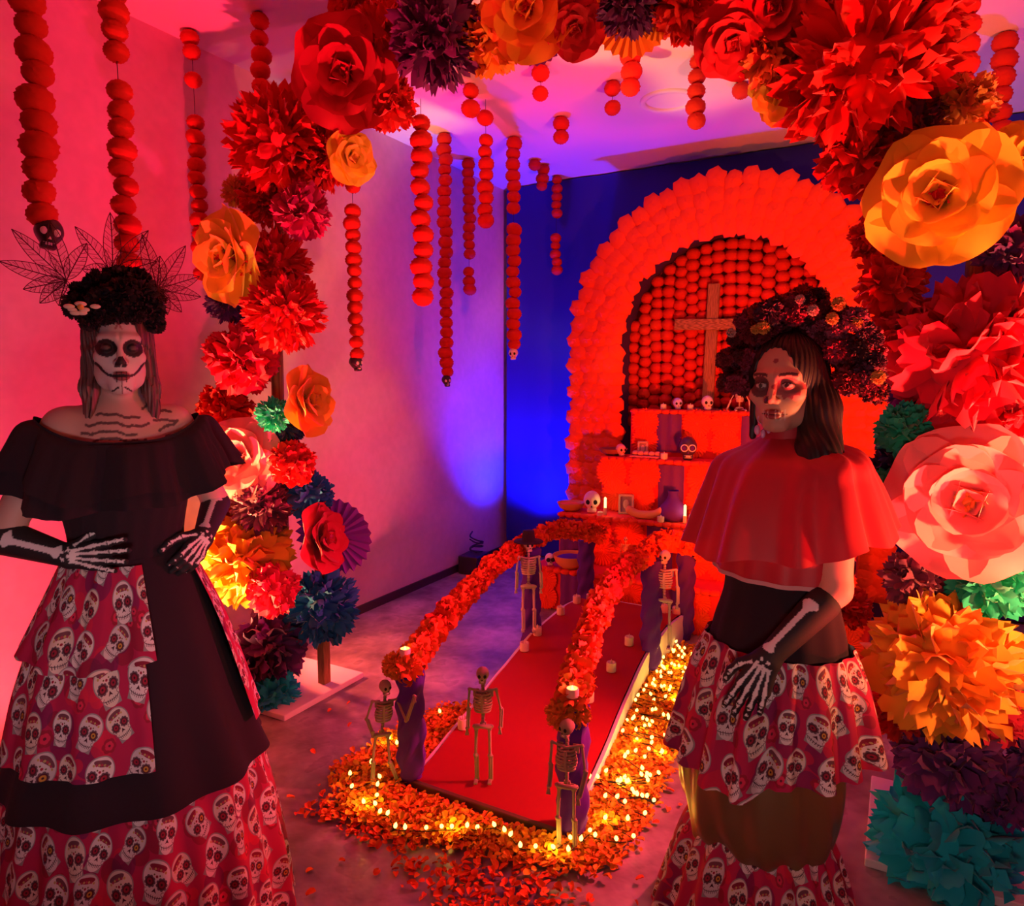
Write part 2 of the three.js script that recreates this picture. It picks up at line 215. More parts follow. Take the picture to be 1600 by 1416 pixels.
// ---------- the flower arch in front ----------
const arch = thing('flower_arch', 'tall arch covered in giant paper flowers that frames the view to the altar', 'flower arch', [0, 0, 0]);
const archZ = (px) => mix(-2.22, -2.4, clamp((px - 420) / 1050, 0, 1));
const colorWord = { red: 'red', crimson: 'crimson', hot: 'hot pink', orange: 'orange', yellow: 'yellow', pink: 'pale pink', magenta: 'magenta', purple: 'dark purple', violet: 'violet', maroon: 'maroon', teal: 'teal', blue: 'blue', green: 'green', navy: 'navy', gold: 'golden' };
{
  const xl = -2.56, xr = 0.16, cx = (xl + xr) / 2, zl = -2.36, zr = -2.52;
  const pts = [[xl, 0.05, zl], [xl, 0.7, zl], [xl, 1.5, zl], [xl + 0.03, 2.1, zl], [xl + 0.35, 2.6, zl], [cx - 0.5, 2.85, (zl + zr) / 2], [cx, 2.9, (zl + zr) / 2], [cx + 0.5, 2.85, (zl + zr) / 2], [xr - 0.3, 2.6, zr], [xr - 0.02, 2.1, zr], [xr, 1.5, zr], [xr, 0.7, zr], [xr, 0.05, zr]];
  part('frame', tube(pts, 0.028, 90, 8), M.wood, arch);
  for (const [px, py, pz] of [[-2.40, 0, -2.40], [0.25, 0, -2.62]]) { part('post', box(0.045, 0.9, 0.045).translate(px + 0.02, 0.47, pz - 0.02), M.wood, arch); }
  part('base_plate', box(0.42, 0.028, 0.52).translate(-2.50, 0.014, -2.34), M.white, arch);
  part('base_plate', box(0.42, 0.028, 0.52).translate(0.18, 0.014, -2.55), M.white, arch);
  const r = rng(99);
  // kind, colour, photo x, y, radius in photo pixels, offset towards the room, [centre colour], [facing]
  const F = [
    ['leafy', 'teal', 425, 1088, 48, 0.04], ['tissue', 'purple', 420, 1010, 68, 0], ['fluffy', 'blue', 503, 948, 66, -0.15], ['tissue', 'hot', 428, 922, 46, 0.08], ['leafy', 'orange', 383, 872, 82, 0.05], ['fan', 'violet', 522, 838, 60, -0.22],
    ['rose', 'crimson', 495, 842, 62, -0.08, 'magenta', [0.55, 0.1, -0.1]], ['fluffy', 'maroon', 412, 790, 52, 0.02], ['tissue', 'blue', 482, 772, 42, -0.12], ['rose', 'pink', 385, 718, 72, 0.06, 'gold', [0.35, 0.15, 1]], ['tissue', 'red', 458, 726, 42, 0],
    ['fluffy', 'green', 428, 648, 31, 0.06], ['fluffy', 'navy', 440, 668, 42, -0.06], ['rose', 'orange', 473, 628, 62, -0.06, 'gold', [1, 0.1, -0.15]], ['tissue', 'hot', 378, 560, 62, 0.04], ['tissue', 'red', 352, 640, 48, 0], ['tissue', 'red', 348, 545, 30, 0], ['tissue', 'red', 365, 800, 40, -0.02],
    ['fluffy', 'red', 445, 490, 68, 0.03], ['fluffy', 'red', 432, 420, 62, -0.04], ['fluffy', 'purple', 357, 472, 38, -0.02], ['rose', 'yellow', 372, 402, 84, 0.08, 'red', [-0.1, -0.1, 1]], ['tissue', 'magenta', 472, 330, 50, 0.02],
    ['fluffy', 'red', 440, 225, 92, 0.02], ['fluffy', 'red', 420, 310, 50, -0.05], ['fluffy', 'red', 510, 250, 52, -0.05], ['rose', 'yellow', 545, 248, 46, -0.02, 'gold', [0.9, -0.1, 0.35]], ['rose', 'crimson', 545, 118, 94, 0.05, 'crimson', [0.45, -0.25, 1]], ['fluffy', 'red', 600, 60, 64, -0.04], ['tissue', 'red', 608, 160, 48, -0.05], ['fluffy', 'gold', 372, 300, 28, -0.06],
    ['leafy', 'green', 352, 790, 16, 0], ['rose', 'red', 545, 30, 50, -0.05, 'red', [0, 0.5, 1]],
    ['fluffy', 'purple', 682, 58, 84, 0.04], ['leafy', 'orange', 765, 62, 58, -0.04], ['rose', 'orange', 832, 12, 86, 0.03, 'red', [0.1, -0.35, 1]], ['fan', 'violet', 838, 52, 46, -0.03], ['rose', 'crimson', 902, 42, 52, 0, 'crimson', [0.2, -0.6, 1]], ['leafy', 'gold', 960, 20, 40, -0.05],
    ['fluffy', 'purple', 985, 2, 58, 0.05], ['fan', 'orange', 988, 22, 62, -0.04], ['tissue', 'red', 1072, 8, 60, 0], ['fan', 'orange', 1030, 20, 40, -0.05], ['rose', 'crimson', 1148, 58, 68, 0.02, 'crimson', [0.1, -0.8, 0.8]], ['rose', 'crimson', 1215, 15, 72, 0.04, 'crimson', [0, -0.3, 1]], ['leafy', 'gold', 1205, 92, 52, -0.02], ['rose', 'yellow', 1222, 140, 58, -0.08, 'gold', [-0.5, -0.5, 0.6]],
    ['fluffy', 'red', 1350, 110, 145, 0], ['fluffy', 'red', 1420, 30, 95, -0.02], ['tissue', 'red', 1345, 245, 74, -0.06], ['fluffy', 'red', 1300, 30, 72, -0.05], ['leafy', 'gold', 1508, 162, 50, 0], ['tissue', 'maroon', 1440, 200, 50, 0], ['tissue', 'red', 1490, 190, 60, -0.08], ['rose', 'yellow', 1470, 312, 118, 0.08, 'red', [-0.15, 0.0, 1]], ['rose', 'yellow', 1600, 252, 66, -0.02, 'gold', [0.3, 0.1, 1]],
    ['leafy', 'purple', 1582, 392, 58, 0], ['tissue', 'hot', 1515, 555, 135, 0], ['tissue', 'red', 1392, 440, 60, -0.06], ['tissue', 'red', 1368, 372, 44, -0.08], ['tissue', 'hot', 1420, 520, 62, -0.06], ['tissue', 'hot', 1600, 640, 60, -0.08], ['leafy', 'green', 1412, 672, 48, 0.02], ['leafy', 'green', 1402, 768, 44, 0.0], ['tissue', 'navy', 1405, 722, 46, -0.08], ['tissue', 'navy', 1432, 660, 48, -0.1],
    ['rose', 'pink', 1515, 785, 132, 0.1, 'gold', [-0.1, 0.15, 1]], ['leafy', 'maroon', 1425, 905, 50, 0], ['leafy', 'green', 1545, 912, 64, 0.02], ['leafy', 'orange', 1475, 1032, 128, 0.05], ['tissue', 'red', 1405, 1110, 50, -0.04], ['tissue', 'hot', 1545, 1110, 64, -0.04], ['tissue', 'red', 1330, 950, 36, -0.2],
    ['leafy', 'purple', 1480, 1188, 84, 0.02], ['leafy', 'purple', 1568, 1238, 62, 0], ['leafy', 'teal', 1475, 1318, 118, 0.02], ['tissue', 'red', 1480, 860, 60, -0.1], ['tissue', 'violet', 1420, 600, 50, -0.12], ['tissue', 'red', 1440, 350, 60, -0.12], ['fluffy', 'purple', 1604, 1180, 30, -0.1],
  ];
  for (const [kind, color, px, py, pr, dz, centre, face] of F) {
    const [x, y, z, t] = onZ(px, py, archZ(px) + dz), rad = pr / FOCAL * t;
    const lab = colorWord[color] + { rose: ' paper rose', fan: ' pleated paper fan', leafy: ' broad-petalled tissue flower', tissue: ' tissue pompom', fluffy: ' finely fringed tissue pompom' }[kind];
    if (kind === 'rose') rose(arch, color, centre, [x, y, z], rad * 0.98, face ?? [0, 0, 1], r() * 6, lab);
    else if (kind === 'fan') { const m = part('paper_fan', FAN, paperMat[color], arch, lab); m.position.set(x, y, z); m.scale.set(rad, rad, rad); facing(m, [0.35, -0.1, 1]); }
    else { const m = part('tissue_pompom', POM[kind][r() < 0.5 ? 0 : 1], paperMat[color], arch, lab); m.position.set(x, y, z); m.scale.setScalar(rad * 0.93); m.rotation.set(r() * 6, r() * 6, r() * 6); }
  }
}
// ---------- marigolds and hanging garlands ----------
function marigoldGeo(seed, flat = 0.86) {
  const g = new THREE.SphereGeometry(1, 26, 18), p = g.attributes.position, s = rng(seed)() * 6;
  for (let i = 0; i < p.count; i++) { const v = V(p.getX(i), p.getY(i), p.getZ(i)), a = Math.atan2(v.z, v.x), e = Math.asin(clamp(v.y, -1, 1)); const k = 1 + 0.05 * Math.sin(a * 11 + Math.round(e * 7) * 1.7 + s) + 0.045 * Math.sin(e * 20 + s); p.setXYZ(i, v.x * k, v.y * k * flat, v.z * k); }
  g.computeVertexNormals(); return g;
}
const MARI = [1, 2, 3].map((s) => marigoldGeo(s));
function skullParts(parent, r, mat, dark = M.black, deep = false) { // a skull of radius r facing +z, standing on y = 0, as parts
  const cr = new THREE.SphereGeometry(1, 22, 16), p = cr.attributes.position;
  for (let i = 0; i < p.count; i++) { let x = p.getX(i), y = p.getY(i), z = p.getZ(i); if (y < -0.1) { const k = 1 - 0.34 * clamp((-y - 0.1) / 0.9, 0, 1); x *= k; if (z < 0) z *= k * 0.85; } if (z > 0.3 && y > -0.25 && y < 0.3) { const e = Math.min((Math.abs(x) - 0.36) ** 2 + (y + 0.02) ** 2, 1); z -= 0.22 * Math.exp(-e * 22); } p.setXYZ(i, x * 0.86, y, z * 1.04); }
  cr.computeVertexNormals();
  const g = new THREE.Group(); const add = (n, geo, m) => part(n, geo.scale(r, r, r).translate(0, r * 1.18, 0), m, parent);
  add('cranium', cr, mat); add('jaw', merge([box(0.95, 0.5, 0.8, 0.2).translate(0, -0.90, 0.34)]), mat);
  for (const s of [-1, 1]) add('eye_socket', new THREE.SphereGeometry(0.24, 12, 10).scale(1, 1.05, 0.5).translate(s * 0.34, -0.03, 0.82), dark);
  add('nose_hole', new THREE.ConeGeometry(0.12, 0.24, 6).scale(1, 1, 0.6).translate(0, -0.42, 0.94), dark);
  for (let i = -2; i <= 2; i++) add('tooth', box(0.115, 0.2, 0.1, 0.03).translate(i * 0.135, -0.80, 0.74 - 0.02 * i * i), M.skull);
}
const blackSkull = std([0.03, 0.025, 0.03], { roughness: 0.35 });
// x, z, y of the top, y of the lowest ball, ball radius, skull colour or 0, label
const GARLANDS = [
  [-2.09, -1.12, HC, 1.93, 0.042, blackSkull, 'long red marigold garland at the far left edge ending in a black skull'],
  [-2.224, -1.443, HC, 1.86, 0.040, 0, 'long red marigold garland that hangs down to the crown of the woman in black'],
  [-2.838, -2.194, HC, 1.96, 0.039, 0, 'red marigold garland against the left wall just left of the yellow paper rose'],
  [-2.46, -2.24, HC, 2.72, 0.038, 0, 'red marigold garland running down into the top of the arch on the left'],
  [-1.98, -2.72, 2.75, 1.86, 0.046, 0, 'thick red marigold garland hanging inside the arch beside its left shoulder'],
  [-2.36, -2.68, 2.55, 1.60, 0.037, blackSkull, 'red marigold garland with gaps beside the left arch column with a small black skull'],
  [-2.607, -3.827, HC, 1.52, 0.043, blackSkull, 'red marigold garland against the pink wall with a dark skull at its end'],
  [-2.756, -4.342, HC, 2.11, 0.042, 0, 'thin red marigold garland on the blue side of the left wall'],
  [-2.10, -3.488, HC, 2.36, 0.042, 0, 'short red marigold garland with gaps in front of the blue wall corner'],
  [-2.26, -4.10, HC, 1.70, 0.045, M.skull, 'long red marigold garland before the dark backdrop with a pale skull at its end'],
  [-2.40, -5.03, HC, 2.31, 0.040, 0, 'red marigold garland close to the backdrop left of the altar arch'],
  [-1.645, -3.261, HC, 2.88, 0.042, 0, 'two-flower red marigold drop under the violet paper fan'],
  [-1.85, -3.934, HC, 2.90, 0.044, 0, 'two-flower red marigold drop in the middle of the ceiling'],
  [-1.404, -3.61, HC, 2.88, 0.043, 0, 'two-flower red marigold drop left of the round ceiling fitting'],
  [-1.19, -3.297, HC, 2.84, 0.045, 0, 'red marigold drop under the golden flowers at the top of the arch'],
  [-0.936, -3.512, HC, 2.71, 0.042, 0, 'four-flower red marigold garland right of the round ceiling fitting'],
  [-0.82, -3.952, HC, 2.94, 0.044, 0, 'single red marigold on the ceiling near the crimson roses'],
  [-2.363, -4.592, HC, 2.95, 0.044, 0, 'single red marigold on the ceiling nearest the backdrop'],
  [-2.067, -3.28, HC, 2.89, 0.045, 0, 'red marigold drop under the dark purple pompom at the top left of the arch'],
  [0.32, -3.96, HC, 2.44, 0.050, 0, 'red marigold garland at the top right edge of the picture'],
  [0.14, -3.36, HC, 2.55, 0.044, 0, 'red marigold garland between the red pompom and the golden flower at top right'],
  [-2.36, -4.72, HC, 2.86, 0.043, 0, 'short red marigold drop next to the long garland before the backdrop'],
];
GARLANDS.forEach(([x, z, top, bot, rad, sk, label], k) => {
  const t = thing('marigold_garland', label, 'garland', [x, top, z]), r = rng(700 + k), L = top - bot;
  part('string', bar([0, 0, 0], [0, -L, 0], 0.0015, 0.0015, 4), M.black, t);
  const n = Math.max(1, Math.round(L / (rad * 1.48)));
  for (let i = 0; i < n; i++) {
    if (n > 9 && r() < (label.includes('gaps') ? 0.16 : 0.05)) continue;
    const m = part('marigold', MARI[Math.floor(r() * 3)], M.marigold, t); const q = rad * (0.9 + 0.22 * r());
    m.position.set((r() - 0.5) * rad * 0.35, -Math.min(L - q * 0.2, q * 0.8 + (L - rad) * i / Math.max(1, n - 1)), (r() - 0.5) * rad * 0.3); m.scale.setScalar(q); m.rotation.set((r() - 0.5) * 0.5, r() * 6, (r() - 0.5) * 0.5);
  }
  if (sk) { const s = new THREE.Group(); s.name = 'skull_pendant'; t.add(s); s.position.set(0, -L - rad * 2.0, 0); s.rotation.set(0.1, [1.2, 0, 0, 0, 0, 1.4, 0.9, 0, 0, 0.3][k] ?? 0.5, k === 0 ? -0.25 : 0); skullParts(s, k === 0 ? 0.042 : 0.036, sk, sk === blackSkull ? M.skull : M.black); }
});

// ---------- altar arch, its curtain and cross ----------
const AX = -1.08, AZ = -4.78, SPRING = 1.74, RI = 0.70, RO = 1.07;
{
  const t = thing('altar_arch', 'big arch covered in rows of orange red tissue flowers behind the stepped altar', 'arch', [AX, 0, AZ]);
  const s = new THREE.Shape(); s.moveTo(-RO, 0); s.lineTo(-RO, SPRING); s.absarc(0, SPRING, RO, Math.PI, 0, true); s.lineTo(RO, 0); s.lineTo(RI, 0); s.lineTo(RI, SPRING); s.absarc(0, SPRING, RI, 0, Math.PI, false); s.lineTo(-RI, 0); s.closePath();
  part('arch_frame', new THREE.ExtrudeGeometry(s, { depth: 0.26, bevelEnabled: false, curveSegments: 48 }).translate(0, 0, -0.27), M.purpleDark, t);
  // ruffled tissue flower heads in courses across the face
  const dome = (seed) => { const g = new THREE.SphereGeometry(1, 14, 6, 0, 2 * Math.PI, 0, Math.PI / 2).rotateX(Math.PI / 2), p = g.attributes.position, o = rng(seed)() * 6; for (let i = 0; i < p.count; i++) { const x = p.getX(i), y = p.getY(i), a = Math.atan2(y, x), q = Math.hypot(x, y), k = 1 + 0.10 * q * Math.sin(a * 6 + o) ; p.setXYZ(i, x * k, y * k, p.getZ(i) * 0.5 + 0.07 * Math.sin(q * 12 + a * 3 + o)); } g.computeVertexNormals(); return g; };
  const D = [dome(1), dome(2), dome(3)], paper = std([0.85, 0.075, 0.008], { roughness: 0.9 }), r = rng(4);
  const course = 0.094, leg = SPRING - 0.12, arc = Math.PI * (RI + RO) / 2, total = 2 * leg + arc, n = Math.round(total / course);
  for (let i = 0; i < n; i++) for (let j = 0; j < 4; j++) {
    const d = (i + 0.5) * total / n, q = mix(RI + 0.045, RO - 0.045, (j + (i % 2 ? 0.12 : -0.12)) / 3); let x, y, a = 0;
    if (d < leg) { x = -q; y = 0.12 + d; } else if (d < leg + arc) { a = (d - leg) / arc * Math.PI; x = -Math.cos(a) * q; y = SPRING + Math.sin(a) * q; } else { x = q; y = SPRING - (d - leg - arc); a = Math.PI; }
    const m = part('tissue_flower', D[Math.floor(r() * 3)], paper, t); m.position.set(x, y, -0.012); m.rotation.set((r() - 0.5) * 0.3, (r() - 0.5) * 0.3, -a + (r() - 0.5)); const w = 0.074 + 0.012 * r(); m.scale.set(w, w * 0.84, w * 0.8);
  }
}
{
  const t = thing('marigold_curtain', 'curtain of red marigold strands hanging inside the altar arch', 'curtain', [AX, 0, -5.03]);
  const r = rng(8);
  part('backing_cloth', new THREE.PlaneGeometry(1.5, 2.4).translate(0, 1.22, -0.055), std([0.5, 0.02, 0.012], two), t);
  for (let i = 0; i < 17; i++) {
    const x = -0.68 + i * 0.085, top = SPRING + Math.sqrt(Math.max(0.01, RI * RI - x * x)) - 0.04, st = new THREE.Group(); st.name = 'marigold_strand'; t.add(st);
    for (let y = top; y > 1.12; y -= 0.077) { const m = part('marigold', MARI[Math.floor(r() * 3)], M.marigold, st); m.position.set(x + (r() - 0.5) * 0.012, y, (r() - 0.5) * 0.02); m.scale.setScalar(0.045 + 0.005 * r()); m.rotation.y = r() * 6; }
  }
}
{
  const t = thing('wooden_cross', 'plain pale wooden cross in front of the marigold curtain', 'cross', [-1.19, 1.27, -4.955]);
  part('upright', box(0.078, 0.86, 0.03).translate(0, 0.43, 0), M.wood, t); part('crossbar', box(0.51, 0.075, 0.026).translate(0, 0.585, 0.02), M.wood, t);
  part('base_block', box(0.2, 0.02, 0.06).translate(0, 0.0, 0), M.wood, t); t.rotation.z = R(-1.5);
}
// ---------- stepped altar ----------
const TIERS = [[-4.0, 0.277, 1.98], [-4.22, 0.60, 1.80], [-4.42, 0.968, 1.36], [-4.62, 1.28, 1.10]]; // front z, height, width
{
  const t = thing('altar', 'stepped altar draped in red paper with purple panels in front of the red arch', 'altar', [AX, 0, 0]);
  const cloth = std([0.75, 0.018, 0.02], { roughness: 0.9, ...two }), disc = std([0.85, 0.06, 0.008], { roughness: 0.9, ...two }), r = rng(77);
  const swag = std([0.82, 0.05, 0.01], { roughness: 0.9 });
  TIERS.forEach(([z, h, w], k) => {
    const back = k < 3 ? TIERS[k + 1][0] - 0.02 : -4.74, y0 = 0, d = z - back;
    part('tier', box(w, h - y0 - 0.004, d, 0.012).translate(0, y0 + (h - y0) / 2, back + d / 2), cloth, t);
    const low = k ? TIERS[k - 1][1] : 0.0, fh = h - low;
    // ruffled edging along the lip
    for (let i = 0; i < Math.round(w / 0.055); i++) { const m = part('ruffle', MARI[i % 3], swag, t); m.position.set(-w / 2 + 0.03 + i * 0.055, h - 0.014, z + 0.006); m.scale.set(0.034, 0.02, 0.03); m.rotation.y = r() * 6; }
    // pleated discs and purple papers hung over the front
    const cols = Math.round(w / 0.2);
    for (let i = 0; i < cols; i++) {
      const x = -w / 2 + (i + 0.5) * w / cols, purple = (i + k) % 3 === 1;
      if (purple) { const g = new THREE.PlaneGeometry(0.17, fh * 0.82, 12, 8), p = g.attributes.position; for (let j = 0; j < p.count; j++) p.setZ(j, 0.006 * Math.sin(p.getX(j) * 90) + 0.004 * Math.sin(p.getY(j) * 60)); g.computeVertexNormals(); part('purple_paper', g.translate(x, low + fh * 0.50, z + 0.016), std([0.14, 0.02, 0.22], two), t, 'crinkled purple paper panel'); }
      else for (let j = 0; j < 2; j++) { const m = part('paper_disc', FAN, disc, t); const q = Math.min(0.105, fh * 0.30); m.position.set(x + (r() - 0.5) * 0.04, low + fh * (0.3 + 0.42 * j), z + 0.014); m.scale.set(q, q, q * 0.9); m.rotation.z = r(); }
    }
  });
}
// ---------- what stands on the altar ----------
const tierTop = (px, py, k, back = 0.06) => onZ(px, py, TIERS[k][0] - back);
function stand(px, k, back) { const p = onZ(px, 700, TIERS[k][0] - back); return [p[0], TIERS[k][1], p[2]]; }
function skullThing(px, k, back, r, mat, dark, turn, label, h = 0) { const p = stand(px, k, back), t = thing('skull', label, 'skull', p, turn); skullParts(t, r, mat, dark); return t; }
skullThing(1057, 3, 0.05, 0.036, std([0.55, 0.55, 0.85]), M.black, 0.5, 'small white skull coloured as lit blue on the top step of the altar');  // blue light falling on this skull is put into its colour
skullThing(1103, 3, 0.05, 0.044, M.skull, M.black, 0.5, 'small white skull on the top step of the altar beside the blue lit one');
skullThing(970, 2, 0.05, 0.038, std([0.75, 0.4, 0.38]), M.black, 0.9, 'small pink skull at the left end of the second step');
skullThing(926, 1, 0.09, 0.066, std([0.8, 0.62, 0.58]), M.black, 0.35, 'large pale skull with dark eye sockets at the left of the lower altar step');
skullThing(1088, 1, -0.005, 0.038, M.skull, M.black, 0.4, 'small white skull on the lower altar step beside the red blouse');
{ const t = skullThing(1075, 2, 0.07, 0.068, std([0.05, 0.03, 0.07], { roughness: 0.35 }), M.purple, 0.3, 'black skull with pale painted rings and teeth on the second altar step');
  for (const s of [-1, 1]) part('painted_ring', new THREE.TorusGeometry(0.021, 0.0035, 8, 24).translate(s * 0.024, 0.08, 0.064), M.skull, t); }
{ const t = skullThing(860, 0, 0.05, 0.036, M.skull, M.black, 0.6, 'small white skull wearing dark glasses beside the orange bowl');
  part('glasses', merge([new THREE.CylinderGeometry(0.014, 0.014, 0.006, 14).rotateX(Math.PI / 2).translate(-0.015, 0.042, 0.038), new THREE.CylinderGeometry(0.014, 0.014, 0.006, 14).rotateX(Math.PI / 2).translate(0.015, 0.042, 0.038), bar([-0.01, 0.045, 0.04], [0.01, 0.045, 0.04], 0.002)]), M.black, t); }
function bowl(name, p, r, h, mat, fillMat, label, turn = 0) { const t = thing(name, label, 'bowl', p, turn); part('bowl_body', lathe([[0.001, 0], [r * 0.5, 0], [r * 0.82, h * 0.4], [r, h], [r * 0.95, h], [r * 0.75, h * 0.45], [r * 0.4, h * 0.12], [0.001, h * 0.1]], 28), mat, t); if (fillMat) part('bowl_filling', new THREE.SphereGeometry(1, 16, 8, 0, 6.3, 0, 1.57).scale(r * 0.86, h * 0.35, r * 0.86).translate(0, h * 0.62, 0), fillMat, t); return t; }
bowl('bowl', stand(893, 0, 0.06), 0.115, 0.085, M.clay, M.purple, 'orange bowl on the lowest altar step');
bowl('bowl', stand(893, 1, 0.08), 0.095, 0.055, M.clay, M.orange, 'shallow golden bowl at the left corner of the lower step beside the large skull');
bowl('bowl', stand(958, 2, 0.10), 0.10, 0.045, std([0.3, 0.08, 0.05]), null, 'dark shallow bowl at the left end of the second step behind the pink skull');
{ const p = stand(1010, 1, 0.045), t = thing('bread_loaf', 'long curved loaf on the lower altar step', 'bread', p, 0.1); const g = tube([[-0.10, 0.05, 0], [-0.06, 0.03, 0], [0, 0.026, 0], [0.06, 0.034, 0], [0.10, 0.055, 0]], 0.026, 24, 10); part('loaf', g, std([0.75, 0.35, 0.14]), t); part('loaf_end', new THREE.SphereGeometry(0.027, 10, 8).translate(-0.10, 0.05, 0), std([0.75, 0.35, 0.14]), t); part('loaf_end', new THREE.SphereGeometry(0.027, 10, 8).translate(0.10, 0.055, 0), std([0.75, 0.35, 0.14]), t); }
{ const p = stand(1010, 2, 0.05), t = thing('bread_tray', 'tray of small sweet breads on the second altar step', 'tray', p); part('tray', box(0.2, 0.014, 0.1).translate(0, 0.007, 0), std([0.6, 0.2, 0.2]), t); for (let i = 0; i < 5; i++) part('bread_roll', new THREE.SphereGeometry(0.022, 12, 8).scale(1, 0.75, 1).translate(-0.075 + i * 0.038, 0.028, 0.01 * (i % 2)), std([0.72, 0.3, 0.2]), t); }
function photoFrame(px, k, back, w, h, turn, label) { const t = thing('picture_frame', label, 'picture frame', stand(px, k, back), turn); const f = new THREE.Group(); f.name = 'frame'; f.rotation.x = -0.18; t.add(f); for (const [x, y, a, b] of [[0, h - 0.007, w, 0.014], [0, 0.007, w, 0.014], [-w / 2 + 0.007, h / 2, 0.014, h], [w / 2 - 0.007, h / 2, 0.014, h]]) part('frame_side', box(a, b, 0.014, 0.003).translate(x, y, 0), std([0.6, 0.42, 0.3]), f); part('picture', box(w - 0.02, h - 0.02, 0.004).translate(0, h / 2, -0.002), std([0.32, 0.2, 0.22]), f); part('portrait', new THREE.SphereGeometry(1, 12, 10).scale(w * 0.2, h * 0.24, 0.003).translate(0, h * 0.5, 0.003), std([0.6, 0.42, 0.36]), f); }
photoFrame(980, 1, 0.13, 0.10, 0.13, 0.35, 'small pale framed picture leaning on the lower altar step');
photoFrame(1004, 2, 0.12, 0.07, 0.10, 0.2, 'tiny framed picture behind the bread tray on the second step');
{ const t = thing('jug', 'dark round-shouldered jug on the lower altar step', 'jug', stand(1054, 1, 0.095)); part('jug_body', lathe([[0.001, 0], [0.10, 0.002], [0.125, 0.05], [0.11, 0.12], [0.06, 0.18], [0.042, 0.22], [0.05, 0.26], [0.045, 0.262], [0.03, 0.22]], 28), M.purple, t); t.scale.setScalar(0.72); }
const glow = new THREE.MeshStandardMaterial({ color: 0x332211 }); glow.emissive.setRGB(1, 0.62, 0.22); glow.emissiveIntensity = 3;
function taper(px, k, back, label) { const t = thing('candle', label, 'candle', stand(px, k, back)); part('wax', lathe([[0.001, 0], [0.012, 0], [0.012, 0.045], [0.009, 0.048], [0.001, 0.047]], 14), M.cream, t); part('flame_tube', lathe([[0.001, 0.045], [0.0085, 0.047], [0.0085, 0.11], [0.001, 0.118]], 12), glow, t); const l = new THREE.PointLight(0xffffff, 0.02); l.color.setRGB(1, 0.5, 0.15); const p = stand(px, k, back); l.position.set(p[0], p[1] + 0.08, p[2]); l.castShadow = true; scene.add(l); }
taper(947, 1, 0.05, 'lit candle with a tall flame beside the large pale skull'); taper(1073, 1, 0.03, 'lit candle with a tall flame beside the dark jug');
function teaCandle(p, r, h, label, lit, group) {
  const t = thing('flameless_candle', label, 'candle', p, 0, group);
  part('wax', lathe([[0.001, 0], [r * 0.94, 0], [r, h * 0.06], [r, h * 0.9], [r * 0.92, h], [r * 0.75, h * 0.98], [r * 0.55, h * 0.8], [0.001, h * 0.78]], 20), M.cream, t);
  part('flame', lathe([[0.001, h * 0.78], [r * 0.2, h * 0.86], [r * 0.22, h * 0.98], [r * 0.08, h * 1.22], [0.001, h * 1.3]], 10), lit ? glow : M.cream, t);
  if (lit) { const l = new THREE.PointLight(0xffffff, 0.012); l.color.setRGB(1, 0.55, 0.12); l.position.set(p[0], p[1] + h * 1.0, p[2]); l.castShadow = true; scene.add(l); }
  return t;
}
teaCandle(stand(1035, 3, 0.04), 0.02, 0.035, 'tea candle left of the blue lit skull on the top step'); teaCandle(stand(1077, 3, 0.04), 0.02, 0.035, 'tea candle between the two skulls on the top step');
teaCandle(stand(1038, 2, 0.01), 0.022, 0.04, 'tea candle beside the black skull on the second step'); teaCandle(stand(1035, 1, 0.0), 0.022, 0.035, 'tea candle in front of the curved loaf'); teaCandle(stand(939, 1, 0.0), 0.02, 0.025, 'tea candle in front of the large pale skull');
